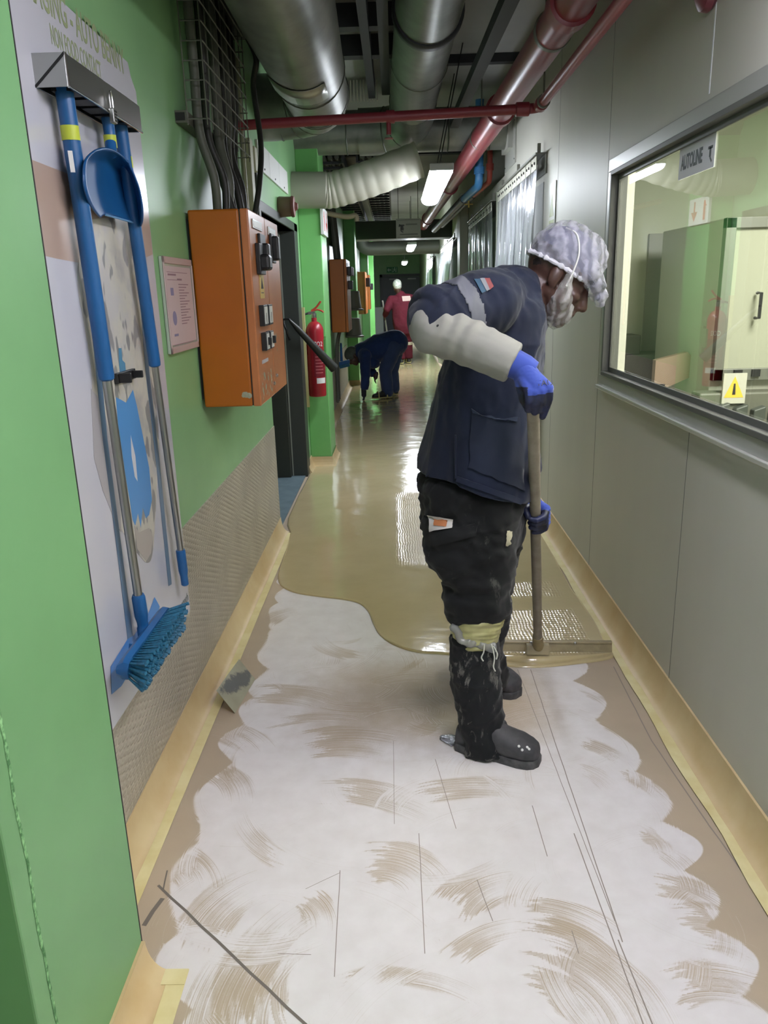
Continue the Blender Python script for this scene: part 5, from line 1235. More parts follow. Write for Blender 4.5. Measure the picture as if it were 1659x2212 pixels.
curtain(5.16, 7.02, 2.20, .14, 9, 'clear strip curtain over doorway on right wall, nearest behind the worker cap', .05, 1.3, 4)
curtain(7.45, 9.7, 2.17, .14, 9, 'clear strip curtain over second doorway on right wall, with bowed glossy strips', .10, 4.1, 5)
curtain(12.2, 15.6, 2.15, .14, 8, 'clear strip curtain bulging into the corridor past the pale wall post', .22, 7.7, 6)
curtain(18.5, 22.0, 2.15, .14, 7, 'white glaring strip curtain at far end of the right wall', .28, 2.6, 7)
po = G(); po.box((.845, 10.35, 0), (XR, 10.75, 2.62)); struct(po, 'wall_post', mat('pale_post', '#b9bbb2', .45), bevel=.01)
jb = G(); jb.box((XR-.03, 7.08, .1), (XR-.0005, 7.36, 2.3)); struct(jb, 'trim_15', mat('cream_jamb', '#c6c6b6', .4), bevel=.004)
cq = P(1092, 577, X=XR-.032)
ms = thing('mandatory_sign', 'white sign with blue disc on cream jamb between the strip curtains', 'sign', (XR, cq.y, cq.z))
g = G(); g.box((XR-.034, 7.10, cq.z-.14), (XR-.0305, 7.34, cq.z+.15)); g.build('sign_plate', M_white, ms)
g = G(); g.lathe([(.105, 0), (.105, .0012)], (XR-.034, 7.22, cq.z-.01), (-1, 0, 0), 32); g.build('blue_disc', mat('sign_blue', '#3a6db5', .4), ms)
g = G(); g.lathe([(.045, 0), (.045, .001)], (XR-.0352, 7.22, cq.z), (-1, 0, 0), 20); g.box((XR-.0362, 7.185, cq.z-.07), (XR-.0352, 7.255, cq.z-.02)); g.build('white_symbol', M_white, ms)
gs = thing('wall_notice', 'small pale notice with green symbol on right wall beside nearest strip curtain', 'notice', (XR, 4.9, 1.8))
g = G(); g.box((XR-.006, 4.82, 1.80), (XR-.0005, 5.02, 2.06)); g.build('notice_plate', mat('pale_notice', '#b6b9ac', .4), gs, bevel=.002)
g = G(); g.prism([(XR-.0062, 4.86, 1.87), (XR-.0062, 4.98, 1.87), (XR-.0062, 4.92, 2.0)], (-.0006, 0, 0)); g.box((XR-.0068, 4.85, 1.83), (XR-.0062, 4.99, 1.85)); g.build('green_symbol', mat('notice_green', '#7f8a4f', .5), gs)
# ------------------------------------------------------------------ people and what they hold
def proj(p):
    q = RW.transposed() @ (Vector(p)-CAMP); return (IW/2+FPX*q.x/-q.z, IH/2-FPX*q.y/-q.z)
def skin_mat():
    return mat('dark_brown_skin', '#4a3129', .45, col2='#402a23', nscale=14, bump=.05, bscale=200, bdist=.0006)
def cloth(name, c1, c2, rough=.85, sc_=3.0, weave=260, splash=None, sheen=.25):
    if name in MATS: return MATS[name]
    m = mat(name, c1, rough, col2=c2, nscale=sc_, bump=.18, bscale=weave, bdist=.0008, sheen=sheen, spec=.25)
    if splash:
        t = NT(m); b = t.n['Principled BSDF']; src = b.inputs['Base Color'].links[0].from_socket
        pos = t.add('ShaderNodeNewGeometry').outputs['Position']
        mp = t.add('ShaderNodeMapping'); mp.inputs['Scale'].default_value = (1, 1, .45); t.link(pos, mp.inputs[0])
        n1 = t.noise(mp.outputs[0], splash[1], 6, .7, .6)
        f = t.ramp(n1, [(splash[2], (0, 0, 0, 1)), (splash[2]+.07, (1, 1, 1, 1))])
        t.link(t.mix(t.math('MULTIPLY', f, splash[3]), src, s2l(splash[0])), b.inputs['Base Color'])
    return m
M_skin = skin_mat()
M_navy = cloth('navy_work_cotton', '#20273c', '#151a29', sheen=.12)
M_black_tr = cloth('black_work_cotton', '#131415', '#0d0e0f', splash=('#5f605a', 16, .60, .35), sheen=.1)
M_gait = cloth('splashed_black_cloth', '#1a1b1d', '#131416', splash=('#85827c', 26, .555, .5), sheen=.1)
M_rubber = mat('dusty_black_rubber', '#37373a', .75, col2='#545255', nscale=14, nlo=.4, nhi=.75, bump=.1, bscale=90)
M_grey_sl = cloth('pale_grey_knit', '#8e8d86', '#84837c', weave=420, sheen=.05)
M_glove = cloth('blue_knit_glove', '#384b9a', '#30418a', weave=500, sheen=.2); M_coat = mat('navy_glove_coating', '#1a2145', .5, col2='#14161f', nscale=18, bump=.12, bscale=120)
def extract(bvh_me, cond, name, m, parent, off):
    """the faces of a garment that satisfy cond, lifted off it as a sewn-on piece"""
    vs = {}; g = G(); off_w = worldloc(parent)
    for p in bvh_me.polygons:
        c = p.center
        if cond(c+off_w):
            idx = []
            for i in p.vertices:
                if i not in vs:
                    v = bvh_me.vertices[i]; vs[i] = len(g.v); g.v.append(tuple(v.co+off_w+v.normal*off))
                idx.append(vs[i])
            g.face(idx)
    return g.build(name, m, parent, smooth=True, solid=.002, angle=180)

# the squeegee first: its handle fixes where both hands are
T0 = P(1151, 846, Y=2.03); B0 = P(1162, 1392, Z=.075)
def pole_at(py):
    lo, hi = 0.0, 1.0
    for _ in range(40):
        m = (lo+hi)/2
        if proj(T0.lerp(B0, m))[1] < py: lo = m
        else: hi = m
    return T0.lerp(B0, lo)
pa = (T0-B0).normalized()
sq = thing('floor_squeegee', 'long handled notched floor squeegee held by the worker in the navy shirt', 'squeegee', (B0.x, B0.y, 0))
g = G(); g.tube([B0+pa*.02, T0+pa*.02], .0172, 24); g.sph(T0+pa*.02, .0172, 16, 8); g.build('handle', mat('worn_grey_handle', '#8e8678', .5, col2='#7a7164', nscale=25, nlo=.35, nhi=.7, bump=.06, bscale=90), sq, smooth=True, angle=60)
bl, brr = P(1068, 1412, Z=.0), P(1322, 1414, Z=.0); bl.z = brr.z = .010
ax_ = (brr-bl).normalized(); nrm = Vector((-ax_.y, ax_.x, 0)); upb = Vector((nrm.x*.35, nrm.y*.35, .94)).normalized()
M_sqm = mat('resin_coated_steel', '#9a8c68', .3, col2='#86795a', nscale=20)
cm = (bl+brr)/2
g = G(); cen = cm+upb*.022; g.obox(cen, ax_*((brr-bl).length/2), nrm*.0025, upb*.020); g.build('blade', M_sqm, sq, bevel=.001)
g = G(); g.obox(cen+upb*.020, ax_*((brr-bl).length/2), nrm*.008, upb*.005); g.build('top_rail', M_sqm, sq, bevel=.002)
g = G(); g.lathe([(.030, -.02), (.026, -.005), (.0215, .01), (.0205, .075)], B0-pa*.005, pa, 20); g.obox(B0-Vector((0, 0, .02)), ax_*.045, nrm*.012, upb*.018); g.build('socket', M_sqm, sq, smooth=True, angle=40)
g = G(); [g.lathe([(.006, 0), (.006, .006), (.002, .008)], cen+ax_*s_+upb*.018-nrm*.004, -nrm, 10) for s_ in (-.09, .09)]; g.build('wing_bolt', M_steel, sq)

def grip_hand(C, a, m, sgn, Wp, rp, tip=1.0):
    k = (a.cross(m)).normalized()*sgn
    at = lambda off, ph, R: C+a*off+(m*math.cos(math.radians(ph))+k*math.sin(math.radians(ph)))*R
    pr = []
    for i in range(4):
        off = (1.5-i)*.0215; fr = (.95, 1.0, .96, .82)[i]; R = rp+.010
        K = at(off*1.05, 52, rp+.021); Kb = at(off*.9, -5, rp+.023)
        wr_ = Wp+a*off*.45
        pr += [('c', wr_, Kb, .0190, .0180), ('c', Kb, K, .0175, .0140)]
        prev = K
        for j, ph in enumerate((108, 160, 205*tip)):
            q = at(off, 52+(ph-52)*fr, R+(.004 if j == 0 else 0)); pr.append(('c', prev, q, .0122-.0012*j, .0112-.0012*j)); prev = q
    th0 = Wp.lerp(at(.02, -35, rp+.02), .45)+a*.012
    t1 = at(.046, -48, rp+.020); t2 = at(.050, -95, rp+.014); t3 = at(.040, -140, rp+.011)
    pr += [('c', th0, t1, .0165, .0150), ('c', t1, t2, .0145, .0125), ('c', t2, t3, .0125, .0105)]
    pr += [('c', Wp, at(0, -20, rp+.020), .034, .027)]
    return pr
def glove(nm, prims, coat, Wp, fore, parent):
    me = blob_mesh(prims, .0030, 3, lambda c, n: .0007*noise.noise(c*160))
    mi = [1 if coat(p.center) else 0 for p in me.polygons]
    me.transform(Matrix.Translation(-worldloc(parent)))
    me.materials.clear()
    o = finish(me, nm, [M_glove, M_coat], parent, True, angle=180, mi=mi)
    g = G(); d = fore.normalized(); g.lathe([(.030, -.035), (.0365, -.01), (.0385, .02), (.041, .05), (.038, .051)], Wp-d*.004, d, 24); g.build('glove_cuff', M_glove, o, smooth=True)
    return o
def draped_hand(Wp):
    pr = []
    for i, (kx, ky) in enumerate(((1143, 846), (1157, 848), (1171, 845), (1184, 838))):
        K = P(kx, ky, Y=1.999-.002*(i in (1, 2))); l = (40, 44, 42, 40)[i]
        a_ = P(kx, ky+l*.55, Y=1.996); b_ = P(kx-2, ky+l*.95, Y=2.008); c_ = P(kx-2, ky+l*.9, Y=2.036)
        if i == 3: a_, b_, c_ = P(1185, 862, Y=2.006), P(1178, 884, Y=2.016), P(1172, 900, Y=2.024)
        pr += [('c', Wp, K, .026, .0150), ('c', K, a_, .0145, .0118), ('c', a_, b_, .0116, .0106), ('c', b_, c_, .0106, .0095)]
    t1, t2, t3 = P(1126, 834, Y=2.035), P(1131, 862, Y=2.030), P(1141, 882, Y=2.028)
    pr += [('c', Wp, t1, .024, .0165), ('c', t1, t2, .0155, .0128), ('c', t2, t3, .0125, .0105)]
    pr += [('c', Wp, P(1160, 836, Y=2.012), .035, .027)]
    return pr

# ---------------- the worker with the squeegee
CY_ = 2.40
t_ = math.radians(31)
Hf = Vector((math.cos(t_), -.12, -math.sin(t_))).normalized(); Hs = Vector((0, -1, 0)); Hu = Hs.cross(Hf)*-1; Hu = Hf.cross(Hs)*-1
Hs = (Hs-Hf*Hs.dot(Hf)).normalized(); Hu = Hs.cross(Hf).normalized()
if Hu.z < 0: Hu = -Hu
HR = Matrix((Hf, Hs, Hu)).transposed()
H0 = P(1206, 597, Y=CY_)
def hh(a, b, c): return H0+Hf*a+Hu*b+Hs*c
S_r, E_r, W_r = P(1052, 660, Y=2.235), P(932, 702, Y=2.12), P(1124, 792, Y=2.055)
C_l = pole_at(1122); C_r = pole_at(856)
S_l, E_l = P(1100, 655, Y=2.575), P(1118, 900, Y=2.62); W_l = P(1139, 1058, Y=C_l.y+.045)
hip_r, kn_r, an_r = P(1005, 1110, Y=2.31), P(1030, 1320, Y=2.27), P(1040, 1585, Y=2.235)
hip_l, kn_l, an_l = P(1030, 1110, Y=2.49), P(1050, 1290, Y=2.53), P(1045, 1470, Y=2.575)
def head_prims(hh, HR):
    pr = [('e', hh(-.012, .032, 0), (.098, .077, .094), HR), ('e', hh(.028, -.038, 0), (.068, .062, .088), HR), ('e', hh(.066, -.108, 0), (.026, .028, .022), HR)]
    for s in (-1, 1):
        pr += [('c', hh(-.005, -.055, .056*s), hh(.062, -.106, .016*s), .022, .02), ('e', hh(-.012, -.012, .079*s), (.020, .010, .032), HR), ('e', hh(-.004, -.034, .078*s), (.010, .008, .012), HR),
               ('c', hh(.078, .024, .012*s), hh(.066, .018, .048*s), .013, .012), ('e', hh(.073, -.002, .031*s), (.013, .013, .012), HR), ('e', hh(.062, -.03, .042*s), (.026, .022, .020), HR), ('e', hh(.100, -.050, .013*s), (.013, .010, .009), HR)]
    pr += [('c', hh(.086, .012, 0), hh(.112, -.042, 0), .010, .0145), ('c', hh(.093, -.072, -.018), hh(.093, -.072, .018), .0085, .0085), ('c', hh(.090, -.086, -.016), hh(.090, -.086, .016), .009, .009)]
    return pr
nb = P(1118, 650, Y=CY_)
prims = head_prims(hh, HR) + [('c', hh(-.035, -.055, 0), nb, .060, .070), ('c', nb, P(1070, 720, Y=CY_), .09, .12), ('c', P(1075, 720, Y=CY_), P(1025, 1040, Y=CY_), .12, .115),
    ('c', nb, S_r, .06, .055), ('c', nb, S_l, .06, .055), ('c', S_r, E_r, .050, .040), ('c', E_r, W_r, .041, .027), ('c', S_l, E_l, .05, .04), ('c', E_l, W_l, .041, .027),
    ('c', P(1020, 1060, Y=CY_), hip_r, .11, .085), ('c', P(1020, 1060, Y=CY_), hip_l, .11, .085),
    ('c', hip_r, kn_r, .075, .052), ('c', kn_r, an_r, .052, .036), ('c', hip_l, kn_l, .075, .052), ('c', kn_l, an_l, .052, .036)]
man, _ = blob('person', prims, .0052, M_skin, None, 5)
tag(man, 'worker in navy shirt and white hair net bending over a long squeegee, nearest person', 'person')
# hair at the nape
hr, _ = blob('hair', [('e', hh(-.018, .040, 0), (.094, .0785, .078), HR), ('e', hh(-.052, .006, 0), (.050, .062, .036), HR)], .006, mat('short_black_hair', '#1f1613', .9, bump=.5, bscale=700, bdist=.001), man, 3, lambda c, n: .0012*noise.noise(c*220))
# shirt
rows = [((900, 1090), (1134, 1150), .198), ((903, 1050), (1135, 1108), .198), ((912, 990), (1148, 1028), .200), ((930, 920), (1152, 940), .196), ((948, 845), (1156, 862), .192), ((966, 775), (1162, 792), .195), ((985, 712), (1168, 734), .195),
        ((1003, 655), (1170, 694), .19), ((1025, 618), (1165, 664), .155), ((1062, 592), (1155, 640), .105)]
rings = [lring(l, r, CY_, hd) for l, r, hd in rows]
Se = S_r.lerp(E_r, .90)
sh_pr = [('l', rings), ('c', S_r+Vector((0, .05, .0)), S_r, .085, .088), ('c', S_r, Se, .088, .070), ('t', S_r.lerp(E_r, .5)+Vector((0, .01, .006)), S_r.lerp(E_r, 1.06)+Vector((0, .012, .012)), .087, .076), ('c', S_l, E_l, .085, .066), ('t', E_l, E_l.lerp(W_l, .78), .062, .046), ('c', P(1110, 640, Y=CY_), S_l, .08, .08), ('c', P(1110, 640, Y=CY_), S_r, .08, .085)]
def shirt_disp(c, n):
    d0 = ridge(c, .009, 5.5, (.45, .1, 1), .25, 3.0) + ridge(c, .006, 8.0, (1, .1, -.75), .3, 11.0)*max(0, min(1, (c.z-1.05)/.2))
    low = max(0.0, min(1.0, (1.22-c.z)/.3))
    d = fold(c, .014, 6.5, (.25, .2, 1), .28, 2.0) + fold(c, .0045, 19.0, (.2, 0, 1), .45, 9.0)
    d += low*.010*noise.noise(Vector((c.x*9, c.y*9, c.z*1.6)))
    d += d0
    ar = (c-S_r).length
    if ar < .3: d += fold(c, .004, 16, (E_r-S_r).normalized(), 1.8, 4.0)
    return d
shirt, sb = blob('shirt', sh_pr, .0062, M_navy, man, 5, shirt_disp)
ex_ = (E_r-S_r); exl = ex_.length; exn = ex_.normalized()
hemp = [P(x, y, Y=2.22) for x, y in ((860, 1034), (905, 1037), (984, 1043), (992, 1050), (1040, 1066), (1128, 1092), (1180, 1104))]
def hem_z(x):
    for a, b in zip(hemp, hemp[1:]):
        if x <= b.x: return a.z+(b.z-a.z)*max(0, (x-a.x)/(b.x-a.x))
    return hemp[-1].z
bm = bmesh.new(); bm.from_mesh(shirt.data); ow = worldloc(shirt)
bmesh.ops.delete(bm, geom=[f for f in bm.faces if (f.calc_center_median()+ow).z < hem_z((f.calc_center_median()+ow).x)], context='FACES')
for v in bm.verts:
    if v.is_boundary: v.co.z = hem_z((v.co+ow).x)-ow.z+.002*noise.noise(v.co*30)
bm.to_mesh(shirt.data); bm.free()
md = shirt.modifiers.new('thickness', 'SOLIDIFY'); md.thickness = .003; md.offset = -1
extract(shirt.data, lambda c: .42 < (c-S_r).dot(exn)/exl < .66 and (c-S_r-exn*(c-S_r).dot(exn)).length < .105 and c.y < 2.28, 'sleeve_band', mat('grey_reflective_band', '#5a5c64', .6), shirt, .0015)
# collar
cc = P(1138, 616, Y=CY_); cu_ = (P(1168, 654, Y=CY_)-P(1108, 582, Y=CY_))/2; cn = Vector((cu_.z, 0, -cu_.x)).normalized()
if cn.z < 0: cn = -cn
cc = cc-cn*.030-cu_.normalized()*.004
g = G(); cr_ = [ell(cc-cn*.012, cu_*.99, (0, .082, 0), 28, 2.1), ell(cc+cn*.014, cu_*1.0, (0, .080, 0), 28, 2.1), ell(cc+cn*.017, cu_*1.06, (0, .086, 0), 28, 2.1), ell(cc-cn*.010+cu_.normalized()*.006, cu_*1.22, (0, .108, 0), 28, 2.1), ell(cc-cn*.026+cu_.normalized()*.02, cu_*1.32, (0, .120, 0), 28, 2.1)]
g.rings(cr_, caps=False); g.build('collar', M_navy, shirt, smooth=True, solid=.004, angle=180)
# badge, pocket, seams, card
bd_ = patch('shoulder_badge', [(1024, 604), (1056, 602), (1064, 622), (1040, 634)], sb, mat('badge_blue', '#27485e', .7), shirt, .003, .0015, 8, 6)
patch('badge_stripe', [(1036, 603), (1046, 602), (1058, 626), (1050, 630)], sb, mat('badge_white', '#74777c', .7), bd_, .005, .0012, 6, 6)
patch('badge_stripe', [(1046, 602), (1057, 602), (1066, 620), (1058, 627)], sb, mat('badge_red', '#7d3836', .7), bd_, .005, .0012, 6, 6)
pj = lambda a, b: (6*noise.noise(Vector((a*3, b*3, 1))), (14*math.sin(a*3.1)*(1-b)+5*noise.noise(Vector((a*6, 2, b*4)))))
pk_ = patch('torn_pocket', [(1020, 884), (1122, 902), (1134, 1060), (1012, 1010)], sb, cloth('faded_navy_cotton', '#1f2639', '#171c2b'), shirt, .004, .004, 22, 18, pj)
patch('pocket_hem', [(1020, 882), (1116, 900), (1114, 910), (1022, 892)], sb, cloth('frayed_pocket_hem', '#323b50', '#262e42'), pk_, .009, .004, 16, 3, pj)
patch('shirt_tail_hem', [(988, 1028), (1128, 1078), (1124, 1090), (986, 1040)], sb, M_navy, shirt, .003, .005, 20, 3)
g = G(); g.tube(bez([P(984, y, Y=2.205) for y in (940, 985, 1034)], 6), .003, 6); g.build('side_vent_seam', M_navy, shirt, smooth=True)
# right sleeve of the pale under-shirt
def slv_disp(c, n):
    q = (c-E_r).dot((W_r-E_r).normalized())
    return .0052*math.sin(q*120+5*noise.noise(c*9))*max(0, min(1, (.2-q)/.12))*(.4+.6*max(0, n.z)) + .002*noise.noise(c*30)
fa = (W_r-E_r)
us, ub = blob('under_sleeve', [('c', E_r+Vector((.004, -.012, -.012)), E_r+fa*.3, .066, .064), ('t', E_r+fa*.1, E_r+fa*.93, .066, .056), ('c', E_r, S_r.lerp(E_r, .7), .056, .05)], .005, M_grey_sl, man, 4, slv_disp)
g = G(); q = P(946, 704, Y=2.05); h = ub.ray_cast(CAMP, ray(946, 704).normalized()); q = h[0] if h[0] else q
g.lathe([(.004, 0), (.001, .001)], q, -ray(946, 704), 8); g.build('sleeve_hole', M_dark, us)
fl = (W_l-E_l); g = G(); g.lathe([(.040, 0), (.042, .01), (.040, .045), (.034, .046)], W_l-fl.normalized()*.085, fl, 20); g.build('under_cuff', M_grey_sl, man, smooth=True)
# gloves
def coat_r(c):
    x, y = proj(c); return y > 853-.15*(x-1160) or (x < 1140 and y > 836)
gr_ = glove('glove', draped_hand(W_r), coat_r, W_r, E_r-W_r, man)
gbv = BVHTree.FromPolygons([v.co+worldloc(gr_) for v in gr_.data.vertices], [tuple(p.vertices) for p in gr_.data.polygons])
hit = gbv.ray_cast(CAMP, ray(1176, 828).normalized())
if hit[0]:
    ty = Vector((0, 0, 1)); ty = (ty-hit[1]*ty.dot(hit[1])).normalized(); text_mesh('glove_letters', 'TAU', .022, hit[0]+hit[1]*.0012, ty.cross(hit[1]), ty, mat('glove_print', '#161a2c', .6), gr_, .0006)
ml = (Vector((.35, .85, .1))-pa*Vector((.35, .85, .1)).dot(pa)).normalized()
glove('glove', grip_hand(C_l, pa, ml, -1, W_l, .0172), lambda c: (c-C_l).dot(ml) < .012 and (c-C_l).length < .075, W_l, E_l-W_l, man)
# trousers and lower legs
tr_pr = [('l', [lring((914, 1030), (1122, 1060), CY_, .185), lring((916, 1080), (1124, 1096), CY_, .190), lring((924, 1140), (1118, 1140), CY_, .185), lring((945, 1175), (1105, 1170), CY_, .16)]),
         ('l', [lring((922, 1120), (1104, 1120), 2.31, .095), lring((924, 1155), (1106, 1142), 2.30, .100), lring((924, 1192), (1106, 1180), 2.30, .106), lring((944, 1228), (1100, 1218), 2.29, .096), lring((970, 1262), (1098, 1254), 2.285, .094), lring((960, 1292), (1098, 1284), 2.28, .104), lring((968, 1318), (1092, 1310), 2.275, .098), lring((984, 1340), (1078, 1326), 2.27, .075)]),
         ('l', [lring((950, 1110), (1114, 1110), 2.49, .095), lring((955, 1180), (1112, 1172), 2.51, .098), lring((975, 1250), (1104, 1240), 2.53, .092), lring((990, 1310), (1094, 1300), 2.54, .085), lring((985, 1420), (1076, 1410), 2.57, .07), lring((990, 1470), (1090, 1465), 2.58, .075)])]
tr_disp = lambda c, n: ridge(c, .012, 7.0, (1, .3, .25), .35, 6.0)+ridge(c, .008, 9.0, (.5, .2, -1), .4, 14.0)+fold(c, .016, 6.5, (.5, 0, 1), 1.3, 5.0)+fold(c, .008, 15, (.3, 0, 1), 1.7, 8.0)
trs, tb = blob('trousers', tr_pr, .008, M_black_tr, man, 5, tr_disp)
gt, gb = blob('gaiter', [('l', [lring((974, 1368), (1074, 1362), 2.27, .068), lring((975, 1425), (1078, 1420), 2.265, .070), lring((983, 1500), (1080, 1492), 2.255, .068), lring((996, 1565), (1086, 1558), 2.245, .066), lring((1002, 1600), (1104, 1590), 2.235, .070), lring((1000, 1622), (1118, 1606), 2.23, .070)])], .006, M_gait, man, 4, lambda c, n: ridge(c, .007, 11.0, (.3, 0, 1), .3, 8.0)+ridge(c, .006, 12.0, (1, .2, .3), .4, 2.0)+fold(c, .004, 15, (0, 0, 1), .4, 1.0)+fold(c, .003, 30, (0, 0, 1), .8, 3.0))
wrp, wb = blob('yellow_wrap', [('l', [lring((982, 1318), (1086, 1308), 2.272, .086), lring((976, 1336), (1088, 1326), 2.272, .090), lring((976, 1362), (1078, 1356), 2.272, .086), lring((984, 1386), (1070, 1382), 2.27, .076)])], .0045, mat('yellow_plastic_wrap', '#aca876', .35, col2='#9d9966', nscale=12, spec=.6), man, 3, lambda c, n: .006*(1-abs(noise.noise(Vector((c.x*10, c.y*10, c.z*62))))*2)+.002*noise.noise(c*40))
wp2, _ = blob('clear_wrap', [('c', P(1066, 1330, Y=2.22), P(1092, 1298, Y=2.27), .022, .014), ('c', P(1000, 1384, Y=2.195), P(1062, 1398, Y=2.2), .011, .013), ('c', P(981, 1356, Y=2.21), P(1000, 1384, Y=2.195), .010, .011)], .004, M_clear, man, 2, lambda c, n: .007*(1-2*abs(noise.noise(c*34))))
for pts in ([(1046, 1392, 2.17), (1045, 1408, 2.17), (1040, 1420, 2.17), (1044, 1428, 2.17)], [(1062, 1392, 2.18), (1068, 1420, 2.175), (1066, 1440, 2.175), (1070, 1450, 2.175)], [(1066, 1396, 2.18), (1074, 1412, 2.18), (1072, 1424, 2.18)]):
    g = G(); g.tube(bez([P(a, b, Y=c) for a, b, c in pts], 5), .0022, 6); g.build('wrap_strand', mat('torn_film', '#c3c4ba', .4), wrp, smooth=True)
cp_ = patch('folded_card', [(926, 1112), (980, 1120), (976, 1142), (932, 1148)], tb, mat('white_card', '#b7b2ad', .6), trs, .012, .002, 6, 5)
patch('card_print', [(938, 1120), (968, 1122), (964, 1140), (940, 1138)], tb, mat('orange_print', '#b06f45', .6), cp_, .0155, .0008, 4, 4)
patch('pocket_flap', [(930, 1150), (1032, 1130), (1028, 1158), (936, 1180)], tb, M_black_tr, trs, .003, .004, 12, 6)
patch('screed_splash', [(1094, 1146), (1106, 1148), (1102, 1176), (1092, 1180)], tb, mat('screed_splash', '#a7a189', .6), trs, .003, .001, 6, 8, lambda a, b: (5*noise.noise(Vector((a*4, b*6, 4))), 3*noise.noise(Vector((a*5, b*5, 8)))))
# boots
def boot(heel, toe, ank, nm='boot'):
    d = toe-heel; L = d.length; d.normalize(); n = Vector((-d.y, d.x, 0))
    def ring(s, w, z0, z1, p=2.6): return ell(heel+d*L*s+Vector((0, 0, (z0+z1)/2)), n*w, (0, 0, (z1-z0)/2), 20, p)
    sd_ = [(-.02, .02, .02, .06), (.0, .032, .012, .085), (.12, .039, .012, .105), (.30, .042, .012, .128), (.46, .045, .012, .116), (.62, .049, .012, .101), (.78, .052, .012, .090), (.90, .048, .013, .078), (.97, .036, .016, .068), (1.0, .018, .022, .050)]
    o, bv = blob(nm, [('l', [ring(*q) for q in sd_]), ('c', heel+d*L*.25+Vector((0, 0, .09)), ank, .052, .055)], .0045, M_rubber, man, 3, lambda c, n_: .0012*noise.noise(c*40))
    g = G(); rr = []
    outl = []
    for s, w in [(-.03, .018), (0, .034), (.12, .043), (.3, .041), (.46, .043), (.62, .048), (.78, .0525), (.9, .049), (.97, .038), (1.015, .018)]: outl.append((s, w))
    pts = [heel+d*L*s+n*w for s, w in outl]+[heel+d*L*s-n*w for s, w in outl[::-1]]
    pts = [Vector((q.x, q.y, 0)) for q in pts]
    cen = heel+d*L*.5
    g.rings([[q+Vector((0, 0, .0005)) for q in pts], [q+(q-cen)*.0+Vector((0, 0, .010)) for q in pts], [q+Vector((0, 0, .022)) for q in pts], [q*.97+cen*.03*Vector((1, 1, 0)).length*0+Vector((cen.x*.03, cen.y*.03, .027)) for q in pts]])
    g.build('sole', mat('grey_dusty_sole', '#3a3a3c', .7, col2='#565556', nscale=30), o, smooth=True, angle=50)
    return o, bv
h1, t1 = P(996, 1612, Z=0), P(1164, 1650, Z=0); h1 = t1+(h1-t1).normalized()*.272
b1, bb1 = boot(h1, t1, an_r)
t2 = P(1119, 1506, Z=0); h2 = t2+Vector((-.195, .19, 0)); boot(h2, t2, Vector((h2.x+.05, h2.y-.04, .17)))
for (x, y) in ((1121, 1612), (1139, 1614), (1143, 1618), (1128, 1620)):
    h = bb1.ray_cast(CAMP, ray(x, y).normalized())
    if h[0]: g = G(); g.lathe([(.0045, 0), (.002, .0012)], h[0], h[1], 8); g.build('splash_drop', mat('white_splash', '#d0d0cc', .4), b1)
# hair net over a peaked cap, beard net, strap
capc = mat('blue_grey_cap', '#5b5f78', .8, col2='#50546c', nscale=14)
cap, _ = blob('cap', [('e', hh(-.010, .060, 0), (.098, .080, .080), HR), ('l', [ell(hh(.050+.018*i, .040-.0016*i*i, 0), Hs*(.074-.0028*i*i*.6), Hu*.006, 20, 2.0) for i in range(6)])], .005, capc, man, 3)
def net_mat(nm, cov_, tint):
    m = bpy.data.materials.new(nm); m.use_nodes = True; t = NT(m); b = t.n['Principled BSDF']; pos = t.add('ShaderNodeNewGeometry').outputs['Position']
    n1 = t.noise(pos, 28, 5, .6, 1.2); w = t.add('ShaderNodeTexWave', i_Scale=9.0, i_Distortion=12.0, i_Detail=3.0); t.link(pos, w.inputs[0])
    b.inputs['Base Color'].default_value = s2l(tint); b.inputs['Roughness'].default_value = .55; b.inputs['Sheen Weight'].default_value = .3
    f = t.math('MULTIPLY_ADD', w.outputs[0], .35, t.math('MULTIPLY_ADD', n1, .55, cov_-.32), clamp=True)
    t.link(f, b.inputs['Alpha'])
    bn = t.add('ShaderNodeBump', i_Strength=.6, i_Distance=.004); t.link(t.noise(pos, 60, 4, .6, .8), bn.inputs['Height']); t.link(bn.outputs[0], b.inputs['Normal'])
    return m
M_net = net_mat('white_net_film', .31, '#b9b8c6'); M_bnet = net_mat('white_beard_film', .26, '#bdbbb8')
def crum(c, n):
    q = c-H0; a, b_, s_ = q.dot(Hf), q.dot(Hu), q.dot(Hs)
    return .0045*(1-2*abs(noise.noise(Vector((a*16+4*noise.noise(c*9), s_*9, b_*26)))))+.0022*(1-2*abs(noise.noise(Vector((a*30, s_*24, b_*44)))))
me = blob_mesh([('e', hh(-.012, .058, 0), (.103, .090, .095), HR), ('e', hh(.022, .072, 0), (.084, .086, .080), HR), ('c', hh(.060, .045, -.055), hh(.060, .045, .055), .040, .040), ('c', hh(.100, .030, -.040), hh(.100, .030, .040), .030, .030), ('c', hh(.132, .012, -.024), hh(.132, .012, .024), .020, .020), ('c', hh(.146, -.002, -.012), hh(.146, -.002, .012), .012, .012)], .0045, 3, crum)
bm = bmesh.new(); bm.from_mesh(me)
def under(c):
    q = c-H0; a, b_ = q.dot(Hf), q.dot(Hu); lim = .016 if a < .055 else .016-(a-.055)*.42
    return b_ < lim
bmesh.ops.delete(bm, geom=[f for f in bm.faces if under(f.calc_center_median())], context='FACES')
bm.to_mesh(me); bm.free(); me.transform(Matrix.Translation(-worldloc(man)))
hn = finish(me, 'hair_net', M_net, man, True, angle=180)
g = G(); eb = []
for i in range(61):
    a = 2*math.pi*i/60; r = 1+.025*math.sin(i*2.6)
    eb.append(hh(-.012+.100*math.cos(a)*r, .018, .086*math.sin(a)*r))
